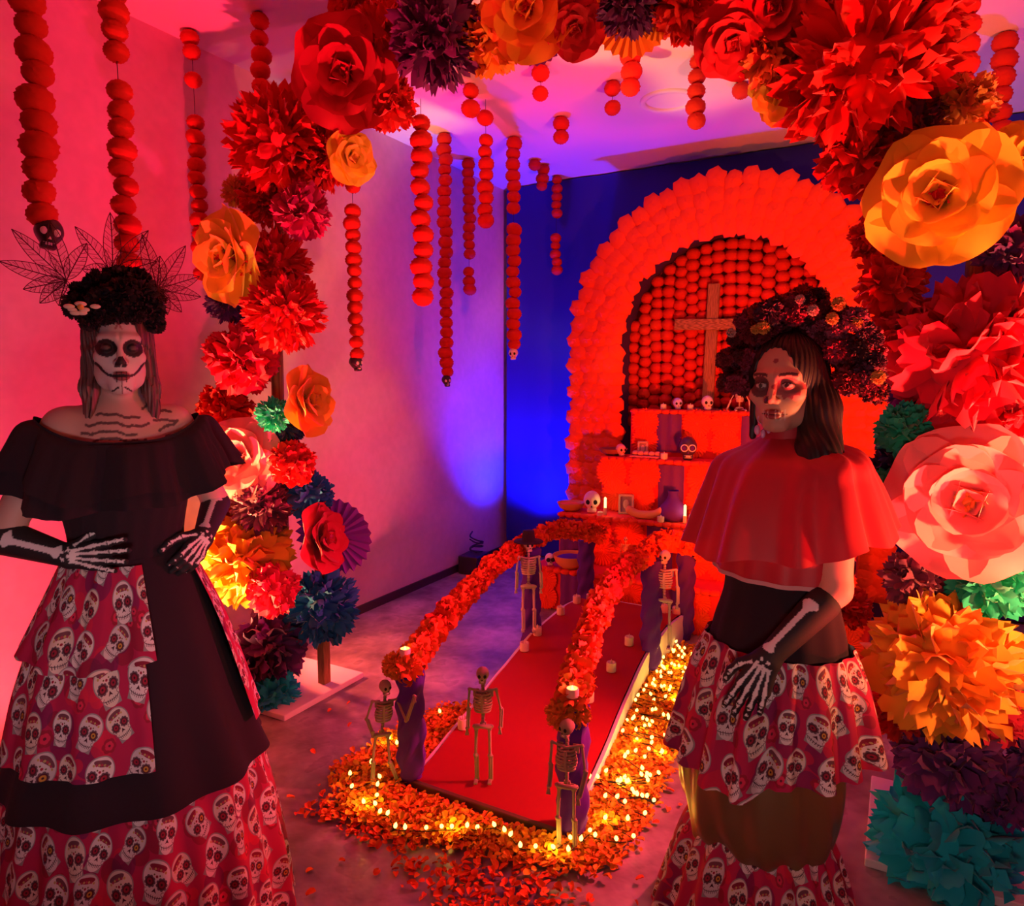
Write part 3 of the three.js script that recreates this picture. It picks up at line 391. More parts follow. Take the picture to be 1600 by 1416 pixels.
// ---------- the small bridge ----------
const lerpList = (t, list) => { for (let i = 1; i < list.length; i++) if (t <= list[i][0] || i === list.length - 1) { const [a, p] = list[i - 1], [b, q] = list[i]; const k = clamp((t - a) / (b - a), 0, 1); return mix(p, q, k * k * (3 - 2 * k) * 0.5 + k * 0.5); } };
const deckH = (z) => lerpList(-z, [[1.96, 0.022], [2.35, 0.062], [2.85, 0.102], [3.3, 0.145], [3.65, 0.172], [3.95, 0.150], [4.1, 0.115]]);
const deckC = (z) => lerpList(-z, [[1.96, -1.205], [3.3, -1.36], [4.1, -1.345]]);
const HW = 0.305, ZF = -1.965, ZB = -3.91;
const onDeck = (px, py) => { let h = 0.1, p; for (let i = 0; i < 12; i++) { p = onY(px, py, h); h = mix(h, deckH(p[2]), 0.6); } return [p[0], deckH(p[2]), p[2]]; };
{
  const t = thing('bridge', 'small arched bridge with a red carpet and flower covered railings leading to the altar', 'bridge', [0, 0, 0]);
  const n = 40, P = [], I = [], S = [], SI = [];
  for (let i = 0; i <= n; i++) { const z = mix(ZF, ZB, i / n), c = deckC(z), h = deckH(z); for (let j = 0; j <= 8; j++) P.push(c - HW + HW * 2 * j / 8, h + 0.0015 * Math.sin(i * 1.3 + j * 2), z); }
  for (let i = 0; i < n; i++) for (let j = 0; j < 8; j++) { const a = i * 9 + j; I.push(a, a + 1, a + 10, a, a + 10, a + 9); }
  const g = new THREE.BufferGeometry(); g.setAttribute('position', new THREE.BufferAttribute(new Float32Array(P), 3)); g.setIndex(I); g.computeVertexNormals();
  const lip = (z, dz) => new THREE.BoxGeometry(HW * 2, deckH(z), 0.012).translate(deckC(z), deckH(z) / 2, z + dz);
  part('carpet', merge([g]), Object.assign(M.carpet, { side: THREE.DoubleSide }), t);
  part('front_board', box(HW * 2 + 0.02, 0.03, 0.022).translate(deckC(ZF), 0.015, ZF + 0.012), std([0.12, 0.07, 0.02]), t);
  part('back_board', lip(ZB, -0.006), M.white, t);
  for (const s of [-1, 1]) {
    const Q = [], J = []; for (let i = 0; i <= n; i++) { const z = mix(ZF, ZB, i / n), x = deckC(z) + s * (HW + 0.004), h = deckH(z) - 0.004; for (const o of [0, s * 0.014]) Q.push(x + o, 0, z, x + o, h, z); }
    for (let i = 0; i < n; i++) { const a = i * 4; for (const [b, c] of [[0, 1], [1, 3], [3, 2]]) J.push(a + b, a + c, a + 4 + c, a + b, a + 4 + c, a + 4 + b); }
    const q = new THREE.BufferGeometry(); q.setAttribute('position', new THREE.BufferAttribute(new Float32Array(Q), 3)); q.setIndex(J); part('side_panel', merge([q]), std([0.78, 0.70, 0.72], two), t);
  }
  // posts wrapped in purple tissue
  const wrap = (h, seed) => { const g2 = new THREE.CylinderGeometry(1, 1, h, 18, 26, false).translate(0, h / 2, 0), p = g2.attributes.position, o = rng(seed)() * 9; for (let i = 0; i < p.count; i++) { const x = p.getX(i), y = p.getY(i), z = p.getZ(i), a = Math.atan2(z, x), k = 0.048 + 0.006 * Math.sin(y * 62 + a * 2 + o) + 0.005 * Math.sin(a * 5 + y * 40 + o) - (y < 0.05 ? 0.012 : 0); if (Math.hypot(x, z) > 0.5) p.setXYZ(i, x * k, y, z * k); } g2.computeVertexNormals(); return g2; };
  const posts = [[-1.52, -1.975, 0.44], [-0.875, -1.985, 0.45], [-1.70, -3.28, 0.585], [-1.045, -3.32, 0.60], [-1.645, -3.90, 0.51], [-1.03, -3.90, 0.51]];
  posts.forEach(([x, z, h], k) => { const m = part('post', wrap(h, 60 + k), M.purple, t, 'post wrapped in purple tissue'); m.position.set(x, 0, z); m.rotation.y = k; });
  const rails = [[[-1.52, 0.46, -1.96], [630, 1028], [705, 952, -2.5], [760, 897, -2.95], [822, 848, -3.3], [880, 828, -3.65], [935, 835, -3.91]], [[-0.88, 0.47, -1.98], [880, 1082], [935, 955, -2.55], [968, 898, -2.95], [1008, 862, -3.32], [1050, 845, -3.7], [1090, 862, -3.91]]];
  rails.forEach((rl, k) => {
    const pts = [V(...rl[0])]; for (const q of rl.slice(2)) pts.push(V(...onZ(q[0], q[1], q[2]).slice(0, 3)));
    const c = new THREE.CatmullRomCurve3(pts), gr = new THREE.Group(); gr.name = 'handrail_garland'; t.add(gr); const r = rng(300 + k), L = c.getLength(), m = Math.round(L / 0.034);
    part('rail', new THREE.TubeGeometry(c, 40, 0.018, 8), M.wood, gr);
    for (let i = 0; i <= m; i++) { const f = part('marigold', POM.bud[i % 2], i / m < 0.14 ? M.marigoldWarm ??= std([0.8, 0.13, 0.01], two) : M.marigoldPaper ??= std([0.78, 0.07, 0.006], two), gr), p = c.getPointAt(i / m); f.position.copy(p).add(V((r() - 0.5) * 0.02, (r() - 0.5) * 0.02, (r() - 0.5) * 0.02)); const q = 0.054 + 0.012 * r(); f.scale.setScalar(q); f.rotation.set(r() * 6, r() * 6, r() * 6); }
  });
  [[-1.535, 0.455, -1.945], [-0.875, 0.452, -1.945]].forEach(([x, y, z], k) => { for (const [dx, dz, q] of [[-0.022, 0.01, 0.052], [0.02, -0.02, 0.05]]) { const m = part('tissue_flower', POM.leafy[k], std([0.8, 0.22, 0.015], two), t, 'orange tissue flower on the post'); m.position.set(x + dx, y + 0.005 - (k ? 0.02 : 0), z + dz); m.scale.set(q, q, q * 0.8); } });
}
teaCandle([-1.525, 0.497, -1.955], 0.020, 0.028, 'glowing candle on top of the left front post of the bridge', true);
teaCandle([-0.868, 0.492, -1.96], 0.021, 0.028, 'glowing candle on top of the right front post of the bridge', true);
const deckCandles = [[703, 1132, 'first from the front along the left edge'], [797, 1012, 'third from the front along the left edge'], [823, 989, 'fourth from the front along the left edge, beside the post'], [865, 958, 'fifth from the front along the left edge'], [893, 941, 'next to last along the left edge'], [922, 940, 'at the far end of the left edge'], [736, 1095, 'just behind the standing skeleton'], [920, 1096, 'first from the front along the right edge'], [955, 1049, 'second from the front along the right edge'], [983, 1008, 'third along the right edge, left of the middle post'], [1038, 957, 'behind the right middle post'], [1065, 955, 'at the far end of the right edge']];
for (const [px, py, where] of deckCandles) { const p = onDeck(px, py); p[0] = clamp(p[0], deckC(p[2]) - 0.275, deckC(p[2]) + 0.28); p[1] = deckH(p[2]); p[2] = Math.max(p[2], ZB + 0.05); teaCandle(p, 0.023, 0.045, 'cream candle on the bridge, ' + where); }

// ---------- skeleton figures ----------
const bone = (a, b, r) => merge([bar(a, b, r, r * 0.85, 8), new THREE.SphereGeometry(r * 1.5, 8, 6).translate(...a), new THREE.SphereGeometry(r * 1.35, 8, 6).translate(...b)]);
function skeleton(label, H, pos, turn, mat, pose) { // proportions for a figure 1 m tall, scaled to H
  const t = thing('skeleton_figure', label, 'skeleton', pos, turn), o = new THREE.Group(); const S = H;
  const sc = (g) => g.scale(S, S, S);
  const lean = pose.lean ?? [0, 0], at = (x, y, z) => [x + lean[0] * Math.max(0, y - 0.05), y + (pose.drop ?? 0), z + lean[1] * Math.max(0, y - 0.05)];
  const head = new THREE.Group(); head.name = 'head'; t.add(head); head.position.set(...at(0, 0.868, 0.0).map((v) => v * S)); head.rotation.y = pose.look ?? 0; skullParts(head, 0.062 * S, mat);
  const sp = []; for (let i = 0; i < 12; i++) { const y = 0.50 + i * 0.031; sp.push(new THREE.CylinderGeometry(0.013, 0.016, 0.024, 8).translate(...at(0, y, -0.012))); } part('spine', sc(merge(sp)), mat, t);
  const ribs = []; for (let i = 0; i < 7; i++) { const y = 0.64 + i * 0.024, w = 0.078 - 0.0035 * Math.abs(i - 2.5) * 1.5; ribs.push(new THREE.TorusGeometry(1, 0.10, 6, 24).rotateX(Math.PI / 2).scale(w, 0.09, w * 0.72).translate(...at(0, y, 0.015))); }
  ribs.push(box(0.022, 0.15, 0.012).translate(...at(0, 0.72, 0.072))); part('ribcage', sc(merge(ribs)), mat, t);
  part('collarbone', sc(merge([bar(at(-0.105, 0.815, 0.0), at(0, 0.80, 0.03), 0.010), bar(at(0.105, 0.815, 0.0), at(0, 0.80, 0.03), 0.010), box(0.05, 0.07, 0.012).translate(...at(-0.06, 0.76, -0.05)), box(0.05, 0.07, 0.012).translate(...at(0.06, 0.76, -0.05))])), mat, t);
  part('pelvis', sc(merge([new THREE.TorusGeometry(0.062, 0.02, 8, 20).rotateX(1.2).scale(1.1, 0.9, 0.8).translate(...at(0, 0.49, 0)), box(0.05, 0.06, 0.02).translate(...at(0, 0.49, -0.02))])), mat, t);
  const limb = (name, P, r) => { const g = []; for (let i = 1; i < P.length; i++) { g.push(bone(P[i - 1], P[i], r)); if (i === 2 && P.length >= 3) { const d = 0.016; g.push(bar([P[1][0] + d, P[1][1], P[1][2]], [P[2][0] + d, P[2][1], P[2][2]], r * 0.7)); } } const e = P[P.length - 1]; if (name === 'leg') g.push(box(0.034, 0.02, 0.085, 0.008).translate(e[0], e[1] + 0.004, e[2] + 0.03)); else for (let f = -1; f <= 1; f++) g.push(bar(e, [e[0] + f * 0.012, e[1] - 0.055 * (pose.handUp && P === pose.right ? -1 : 1), e[2] + 0.01], 0.006)); part(name, sc(merge(g)), mat, t); };
  for (const k of ['left', 'right']) { const s = k === 'left' ? 1 : -1, arm = pose[k] ?? [[s * 0.11, 0.81, 0], [s * 0.125, 0.64, -0.01], [s * 0.13, 0.48, 0.02]], leg = pose[k + 'Leg'] ?? [[s * 0.055, 0.47, 0], [s * 0.06, 0.245, 0.015], [s * 0.058, 0.02, 0]]; const A = arm.map((q) => at(...q)); if (pose.handUp && k === 'right') pose.right = A; limb('arm', A, 0.0115); limb('leg', leg.map((q) => at(...q)), 0.0145); }
  return t;
}
{ const p = onDeck(755, 1222); skeleton('skeleton figure standing in the middle of the red carpet', 0.435, p, 0.45, M.boneBacklit, { left: [[0.11, 0.81, 0], [0.15, 0.65, 0], [0.145, 0.5, 0.03]] }); }
skeleton('skeleton figure leaning on the left front post with one arm raised', 0.40, [-1.605, 0.012, -1.885], 0.7, M.boneBacklit, { lean: [0.1, 0], handUp: true, left: [[0.11, 0.81, 0], [0.19, 0.70, 0.20], [0.24, 0.94, 0.24]], right: [[-0.11, 0.81, 0], [-0.15, 0.64, -0.02], [-0.08, 0.5, 0.04]], leftLeg: [[0.055, 0.47, 0], [0.09, 0.25, 0.06], [0.17, 0.03, 0]], look: 0.5 });
skeleton('skeleton figure standing against the right front post of the bridge', 0.43, [-0.86, 0.012, -1.905], 0.25, M.boneBacklit, { left: [[0.11, 0.81, 0], [0.14, 0.64, 0.03], [0.10, 0.46, 0.07]], look: -0.5 });
{ const t = skeleton('skeleton doll in a dark hat tied to the left middle post', 0.50, [-1.675, 0.155, -3.20], 0.5, M.bone, { look: 0.3 });
  part('hat', lathe([[0.001, 0.06], [0.03, 0.058], [0.036, 0.01], [0.075, 0.004], [0.078, 0], [0.001, 0]], 22).translate(0, 0.487, 0), M.black, t); }
skeleton('skeleton doll beside the right middle post of the bridge', 0.50, [-0.985, 0.15, -3.33], 0.2, std([0.5, 0.42, 0.5]), { look: -0.3 });
{ const p = stand(1153, 3, 0.07); skeleton('pale skeleton figure seated on the top step of the altar', 0.30, [p[0], p[1], p[2]], 0.3, M.bone, { drop: -0.44, left: [[0.11, 0.81, 0], [0.19, 0.66, 0], [0.2, 0.5, 0.06]], right: [[-0.11, 0.81, 0], [-0.19, 0.66, 0.03], [-0.27, 0.48, 0.12]], leftLeg: [[0.055, 0.47, 0], [0.1, 0.47, 0.2], [0.1, 0.46, 0.30]], rightLeg: [[-0.055, 0.47, 0], [-0.1, 0.47, 0.2], [-0.1, 0.46, 0.30]] }); }
skeleton('small orange skeleton figure in front of the lowest altar step', 0.24, [-1.45, 0.277, -4.06], 0.4, std([0.7, 0.36, 0.16]), {});

// ---------- marigold petals and fairy lights on the floor ----------
const inside = (x, z, poly) => { let c = false; for (let i = 0, j = poly.length - 1; i < poly.length; j = i++) { const [a, b] = poly[i], [p, q] = poly[j]; if ((b > z) !== (q > z) && x < (p - a) * (z - b) / (q - b) + a) c = !c; } return c; };
const BED = [[-1.80, -1.90], [-1.62, -1.72], [-1.42, -1.72], [-1.15, -1.76], [-0.95, -1.79], [-0.74, -1.85], [-0.70, -2.08], [-0.72, -2.4], [-0.75, -2.8], [-0.80, -3.2], [-0.90, -3.75], [-1.03, -3.72], [-1.045, -3.3], [-0.98, -2.6], [-0.905, -2.0], [-1.5, -1.95], [-1.53, -2.2], [-1.57, -2.55], [-1.72, -2.55], [-1.78, -2.2]];
{
  const pg = petalGeo(1, 0.42, 60, 95, 0.5, 5, 3), mats = [std([0.92, 0.33, 0.008], two), std([0.85, 0.14, 0.012], two)], r = rng(41), m = new THREE.Matrix4();
  const place = (n, f, name, label, mat) => { const im = new THREE.InstancedMesh(pg, mat, n), c = new THREE.Color(); im.name = numbered(name); im.userData = { label, category: 'petals', kind: 'stuff' }; im.castShadow = im.receiveShadow = true; for (let i = 0; i < n; i++) { const [x, y, z, s] = f(); m.compose(V(x, y, z), new THREE.Quaternion().setFromEuler(new THREE.Euler(-Math.PI / 2 + (r() - 0.5) * 0.9, (r() - 0.5) * 0.9, r() * 6.3)), V(s, s, s)); im.setMatrixAt(i, m); const k = 0.75 + 0.4 * r(); c.setRGB(k, k * (0.7 + 0.6 * r()), k); im.setColorAt(i, c); } scene.add(im); };
  const inBed = () => { for (;;) { const x = mix(-1.85, -0.6, r()), z = mix(-3.8, -1.68, r()); if (inside(x + (r() - 0.5) * 0.1, z + (r() - 0.5) * 0.1, BED) && !(Math.abs(x - deckC(z)) < HW + 0.02 && z < ZF + 0.055)) return [x, 0.006 + 0.030 * r() * r(), z, 0.015 + 0.013 * r()]; } };
  { const s = new THREE.Shape(); const c = BED.reduce((q, [x, z]) => [q[0] + x / BED.length, q[1] + z / BED.length], [0, 0]); [[-1.74, -1.92], [-1.60, -1.78], [-1.40, -1.775], [-1.15, -1.81], [-0.95, -1.84], [-0.78, -1.90], [-0.72, -2.1], [-0.74, -2.4], [-0.78, -2.8], [-0.85, -3.2], [-0.94, -3.70], [-1.01, -3.70], [-1.03, -3.3], [-0.955, -2.6], [-0.89, -1.90], [-1.53, -1.90], [-1.56, -2.2], [-1.60, -2.50], [-1.68, -2.50], [-1.72, -2.2]].forEach(([x, z], i) => i ? s.lineTo(x, -z) : s.moveTo(x, -z));
    const g = new THREE.ExtrudeGeometry(s, { depth: 0.007, bevelEnabled: true, bevelSize: 0.012, bevelThickness: 0.004, bevelSegments: 1 }).rotateX(-Math.PI / 2); const b = new THREE.Mesh(g, mats[0]); b.position.y = 0.004; b.name = numbered('petal_layer'); b.castShadow = b.receiveShadow = true; b.userData = { label: 'matted lower layer of orange marigold petals under the loose ones', category: 'petals', kind: 'stuff' }; scene.add(b); }
  place(12000, inBed, 'marigold_petals', 'thick bed of orange marigold petals on the floor around the bridge', mats[0]);
  const loose = () => { const k = r(); let x, z; if (k < 0.72) { x = mix(-1.75, -0.7, r()); z = -1.80 + 0.22 * r() * (x > -1.3 ? 1.0 : 0.6) + 0.06 * r(); } else if (k < 0.88) { x = mix(-2.2, -0.5, r()); z = mix(-2.6, -1.35, r()); } else { x = mix(-1.15, -0.85, r()); z = mix(-1.66, -1.5, r()); } if (Math.abs(x - deckC(z)) < HW + 0.05 && z < ZF + 0.05) return loose(); return [x, 0.004 + 0.006 * r(), z, 0.014 + 0.016 * r()]; };
  place(700, loose, 'scattered_petals', 'loose marigold petals scattered over the floor before the petal bed', mats[1]);
}
{
  const t = thing('string_lights', 'warm yellow fairy lights lying in the marigold petals around the bridge', 'string lights', [0, 0, 0]);
  const fairy = new THREE.MeshStandardMaterial({ color: 0x221100 }); fairy.emissive.setRGB(1, 0.62, 0.12); fairy.emissiveIntensity = 5;
  const bg = lathe([[0.001, -0.011], [0.006, -0.009], [0.0085, -0.002], [0.0075, 0.004], [0.003, 0.010], [0.001, 0.013]], 10), r = rng(17);
  const pts = [[687, 1111], [640, 1140], [620, 1160], [608, 1152], [610, 1193], [580, 1190], [547, 1208], [550, 1228], [593, 1213], [590, 1225], [589, 1242], [568, 1252], [586, 1255], [594, 1267], [606, 1270], [618, 1290], [633, 1292], [666, 1293], [690, 1291], [706, 1291], [730, 1289], [746, 1292], [772, 1288], [788, 1296], [798, 1303], [813, 1320], [837, 1322], [864, 1323], [891, 1308], [888, 1326], [908, 1310], [922, 1297], [930, 1304], [963, 1310], [990, 1306], [946, 1277], [981, 1278], [1008, 1270], [946, 1243], [1011, 1243], [1022, 1250], [988, 1233], [965, 1220], [970, 1218], [1010, 1214], [1011, 1208], [1029, 1207], [913, 1222], [923, 1214], [934, 1213]].map(([x, y]) => onY(x, y, 0.045));
  for (let i = 0; i < 105; i++) { for (;;) { const z = -2.15 - 1.55 * Math.pow(r(), 0.8), x = mix(-1.06, -0.64, r()); if (inside(x, z, BED) && x > deckC(z) + HW + 0.03) { pts.push([x, 0.035 + 0.025 * r(), z]); break; } } }
  pts.forEach((p, i) => { const b = part('bulb', bg, fairy, t); b.position.set(p[0], p[1], p[2]); b.scale.setScalar(0.78); b.rotation.set(r() * 1.2 - 0.6, 0, r() * 1.2 - 0.6); if (i % 8 === 3) { const l = new THREE.PointLight(0xffffff, 0.026); l.color.setRGB(1, 0.6, 0.07); l.position.set(p[0], p[1] + 0.012, p[2]); l.castShadow = true; scene.add(l); } });
  const order = pts.slice(0, 49).concat(pts.slice(49).sort((a, b) => b[2] - a[2]));
  part('wire', new THREE.TubeGeometry(new THREE.CatmullRomCurve3(order.map((p) => V(p[0], p[1] - 0.014, p[2])), false, 'catmullrom', 0.3), 700, 0.0018, 4), M.black, t);
}
{ // dark box with cables at the foot of the left wall
  const [x, , z] = onY(742, 893, 0), t = thing('cable_box', 'dark box with coiled cable at the foot of the left wall', 'box', [X0 + 0.11, 0, z], 0.1);
  part('box_body', box(0.16, 0.14, 0.22, 0.01).translate(0, 0.07, 0), M.metal, t); const r = rng(3);
  for (let i = 0; i < 3; i++) part('cable', tube([0, 1, 2, 3, 4, 5, 6].map((k) => [0.05 * Math.cos(k * 1.3 + i), 0.15 + 0.02 * k * (i + 1) / 2 * 0.8, 0.06 * Math.sin(k * 1.3 + i) - 0.05]), 0.006, 40, 6), M.metal, t);
}
// ---------- bodies: distance fields meshed as one surface ----------
const smin = (a, b, k) => { const h = Math.max(k - Math.abs(a - b), 0) / k; return Math.min(a, b) - h * h * k * 0.25; };
const smax = (a, b, k) => -smin(-a, -b, k);
function cap(px, py, pz, a, b, r1, r2) { const bx = b[0] - a[0], by = b[1] - a[1], bz = b[2] - a[2], t = clamp(((px - a[0]) * bx + (py - a[1]) * by + (pz - a[2]) * bz) / (bx * bx + by * by + bz * bz + 1e-12), 0, 1); return Math.hypot(px - a[0] - bx * t, py - a[1] - by * t, pz - a[2] - bz * t) - mix(r1, r2, t); }
function ell(x, y, z, c, r) { x -= c[0]; y -= c[1]; z -= c[2]; const k0 = Math.hypot(x / r[0], y / r[1], z / r[2]), k1 = Math.hypot(x / (r[0] * r[0]), y / (r[1] * r[1]), z / (r[2] * r[2])); return k0 < 1e-6 ? -Math.min(...r) : k0 * (k0 - 1) / k1; }
function nets(f, lo, hi, h, paint) { // naive surface nets
  const N = [0, 1, 2].map((k) => Math.ceil((hi[k] - lo[k]) / h) + 1), [nx, ny, nz] = N, S = nx * ny, v = new Float32Array(S * nz), id = new Int32Array(S * nz).fill(-1), P = [], I = [];
  const B = 5, rad = (B - 1) / 2 * h * 1.7321;
  for (let k0 = 0; k0 < nz; k0 += B) for (let j0 = 0; j0 < ny; j0 += B) for (let i0 = 0; i0 < nx; i0 += B) { // blocks far from the surface need one look
    const c = f(lo[0] + (i0 + (B - 1) / 2) * h, lo[1] + (j0 + (B - 1) / 2) * h, lo[2] + (k0 + (B - 1) / 2) * h), far = Math.abs(c) > rad * 1.3 + 0.004;
    for (let k = k0; k < Math.min(k0 + B, nz); k++) for (let j = j0; j < Math.min(j0 + B, ny); j++) for (let i = i0; i < Math.min(i0 + B, nx); i++) v[i + j * nx + k * S] = far ? c : f(lo[0] + i * h, lo[1] + j * h, lo[2] + k * h);
  }
  const co = [0, 1, nx, nx + 1, S, S + 1, S + nx, S + nx + 1], E = [[0, 1], [2, 3], [4, 5], [6, 7], [0, 2], [1, 3], [4, 6], [5, 7], [0, 4], [1, 5], [2, 6], [3, 7]];
  for (let k = 0; k < nz - 1; k++) for (let j = 0; j < ny - 1; j++) for (let i = 0; i < nx - 1; i++) {
    const o = i + j * nx + k * S; let m = 0; for (let q = 0; q < 8; q++) if (v[o + co[q]] < 0) m |= 1 << q; if (m === 0 || m === 255) continue;
    let x = 0, y = 0, z = 0, n = 0; for (const [a, b] of E) { const A = v[o + co[a]], B = v[o + co[b]]; if ((A < 0) === (B < 0)) continue; const t = A / (A - B); x += mix(a & 1, b & 1, t); y += mix((a >> 1) & 1, (b >> 1) & 1, t); z += mix(a >> 2, b >> 2, t); n++; }
    id[o] = P.length / 3; P.push(lo[0] + (i + x / n) * h, lo[1] + (j + y / n) * h, lo[2] + (k + z / n) * h);
  }
  const quad = (a, b, c, d, flip) => { if (a < 0 || b < 0 || c < 0 || d < 0) return; flip ? I.push(a, c, b, a, d, c) : I.push(a, b, c, a, c, d); };
  for (let k = 1; k < nz - 1; k++) for (let j = 1; j < ny - 1; j++) for (let i = 1; i < nx - 1; i++) {
    const o = i + j * nx + k * S, s = v[o] < 0;
    if (s !== (v[o + 1] < 0)) quad(id[o - nx - S], id[o - S], id[o], id[o - nx], !s);
    if (s !== (v[o + nx] < 0)) quad(id[o - 1 - S], id[o - 1], id[o], id[o - S], !s);
    if (s !== (v[o + S] < 0)) quad(id[o - 1 - nx], id[o - nx], id[o], id[o - 1], !s);
  }
  const C = new Float32Array(P.length), Nn = new Float32Array(P.length), e = h * 0.5;
  for (let i = 0; i < P.length; i += 3) { const x = P[i], y = P[i + 1], z = P[i + 2]; let a = f(x + e, y, z) - f(x - e, y, z), b = f(x, y + e, z) - f(x, y - e, z), c = f(x, y, z + e) - f(x, y, z - e); const l = Math.hypot(a, b, c) || 1; a /= l; b /= l; c /= l; Nn[i] = a; Nn[i + 1] = b; Nn[i + 2] = c; const q = paint ? paint(x, y, z, a, b, c) : [1, 1, 1]; C[i] = q[0]; C[i + 1] = q[1]; C[i + 2] = q[2]; }
  const g = new THREE.BufferGeometry(); g.setAttribute('position', new THREE.BufferAttribute(new Float32Array(P), 3)); g.setAttribute('normal', new THREE.BufferAttribute(Nn, 3)); g.setAttribute('color', new THREE.BufferAttribute(C, 3)); g.setIndex(I); return g;
}
function headField(wide = 1) { // eyes at y = 0, face towards +z
  return (x0, y, z) => {
    const x = x0 / wide, ax = Math.abs(x);
    let d = ell(x, y, z, [0, 0.036, -0.014], [0.073, 0.082, 0.094]);
    d = smin(d, ell(x, y, z, [0, -0.036, 0.026], [0.057, 0.080, 0.062]), 0.035);
    d = smin(d, cap(ax, y, z, [0.0, -0.098, 0.066], [0.014, -0.098, 0.062], 0.017, 0.015), 0.022);
    d = smin(d, cap(ax, y, z, [0.042, -0.078, 0.02], [0.054, -0.05, -0.005], 0.016, 0.016), 0.03);
    d = smin(d, ell(ax, y, z, [0.043, -0.026, 0.062], [0.022, 0.018, 0.02]), 0.022);
    d = smin(d, cap(ax, y, z, [0.008, 0.020, 0.086], [0.046, 0.020, 0.070], 0.009, 0.008), 0.018);
    d = smax(d, -ell(ax, y, z, [0.031, -0.002, 0.103], [0.019, 0.012, 0.020]), 0.012);
    d = smin(d, ell(ax, y, z, [0.031, -0.003, 0.0765], [0.0135, 0.0115, 0.0125]), 0.004);
    d = smin(d, cap(x, y, z, [0, 0.006, 0.088], [0, -0.036, 0.108], 0.0075, 0.0105), 0.012);
    d = smin(d, ell(ax, y, z, [0.011, -0.040, 0.098], [0.0085, 0.0075, 0.011]), 0.006);
    d = smin(d, ell(x, y, z, [0, -0.0655, 0.087], [0.021, 0.0055, 0.010]), 0.006);
    d = smin(d, ell(x, y, z, [0, -0.0765, 0.085], [0.018, 0.0065, 0.010]), 0.006);
    d = smax(d, -ell(x, y, z, [0, -0.0708, 0.099], [0.022, 0.0014, 0.008]), 0.002);
    d = smin(d, Math.max(ell(ax, y, z, [0.076, -0.010, -0.008], [0.010, 0.030, 0.018]), -ell(ax, y, z, [0.086, -0.010, 0.0], [0.007, 0.020, 0.010])), 0.006);
    return d;
  };
}
function hand(w, d, n, s, o = {}) { // wrist, towards the fingers, back of the hand, thumb side: capsules of the glove and the bones printed on it
  d = V(...d).normalize(); n = V(...n); n.addScaledVector(d, -n.dot(d)).normalize(); const sgn = Math.sign(V(...s).dot(V().crossVectors(n, d))) || 1; s = V().crossVectors(n, d).multiplyScalar(sgn);
  const at = (a, b, c) => V(...w).addScaledVector(d, a).addScaledVector(s, b).addScaledVector(n, c), arr = (v) => [v.x, v.y, v.z], caps = [], bones = [];
  const k = o.k ?? 1, base = [0.030, 0.010, -0.010, -0.028], len = [[0.040, 0.025, 0.020], [0.045, 0.028, 0.022], [0.041, 0.026, 0.021], [0.032, 0.020, 0.018]], curl = o.curl ?? [12, 18, 14], spread = o.spread ?? 6;
  for (let f = 0; f < 4; f++) {
    const kn = at((0.086 - (f === 3 ? 0.010 : f === 0 ? 0.003 : 0)) * k, base[f] * k, 0.004); caps.push([arr(at(0.012, base[f] * 0.55 * k, 0)), arr(kn), 0.015, 0.0125]); bones.push([arr(at(0.02, base[f] * 0.5 * k, 0.004)), arr(kn)]);
    let p = kn, th = 0; const sp = R((1.5 - f) * spread * (o.fan ?? 1)); const dir0 = d.clone().multiplyScalar(Math.cos(sp)).addScaledVector(s, Math.sin(sp));
    for (let j = 0; j < 3; j++) { th += R(curl[j] * (1 + 0.16 * (f - 1))); const q = p.clone().addScaledVector(dir0, Math.cos(th) * len[f][j] * k).addScaledVector(n, -Math.sin(th) * len[f][j] * k), r1 = 0.0098 - 0.001 * j - (f === 3 ? 0.001 : 0); caps.push([arr(p), arr(q), r1, r1 - 0.0009]); bones.push([arr(p.clone().lerp(q, 0.06)), arr(p.clone().lerp(q, 0.92))]); p = q; }
  }
  const T = [at(0.018, 0.022, -0.004), at(0.048, 0.050, -0.010), at(0.078, 0.062, -0.016), at(0.102, 0.064, -0.024)]; for (let j = 0; j < 3; j++) { caps.push([arr(T[j]), arr(T[j + 1]), [0.016, 0.0118, 0.0105][j], [0.0125, 0.0105, 0.009][j]]); bones.push([arr(T[j].clone().lerp(T[j + 1], 0.08)), arr(T[j].clone().lerp(T[j + 1], 0.92))]); }
  for (const [a, b] of [[-0.002, 0.01], [0.0, -0.008], [0.012, 0.0], [0.010, 0.016]]) bones.push([arr(at(a, b, 0.004)), arr(at(a + 0.006, b * 0.9, 0.004))]);
  return { caps, bones, n, w };
}
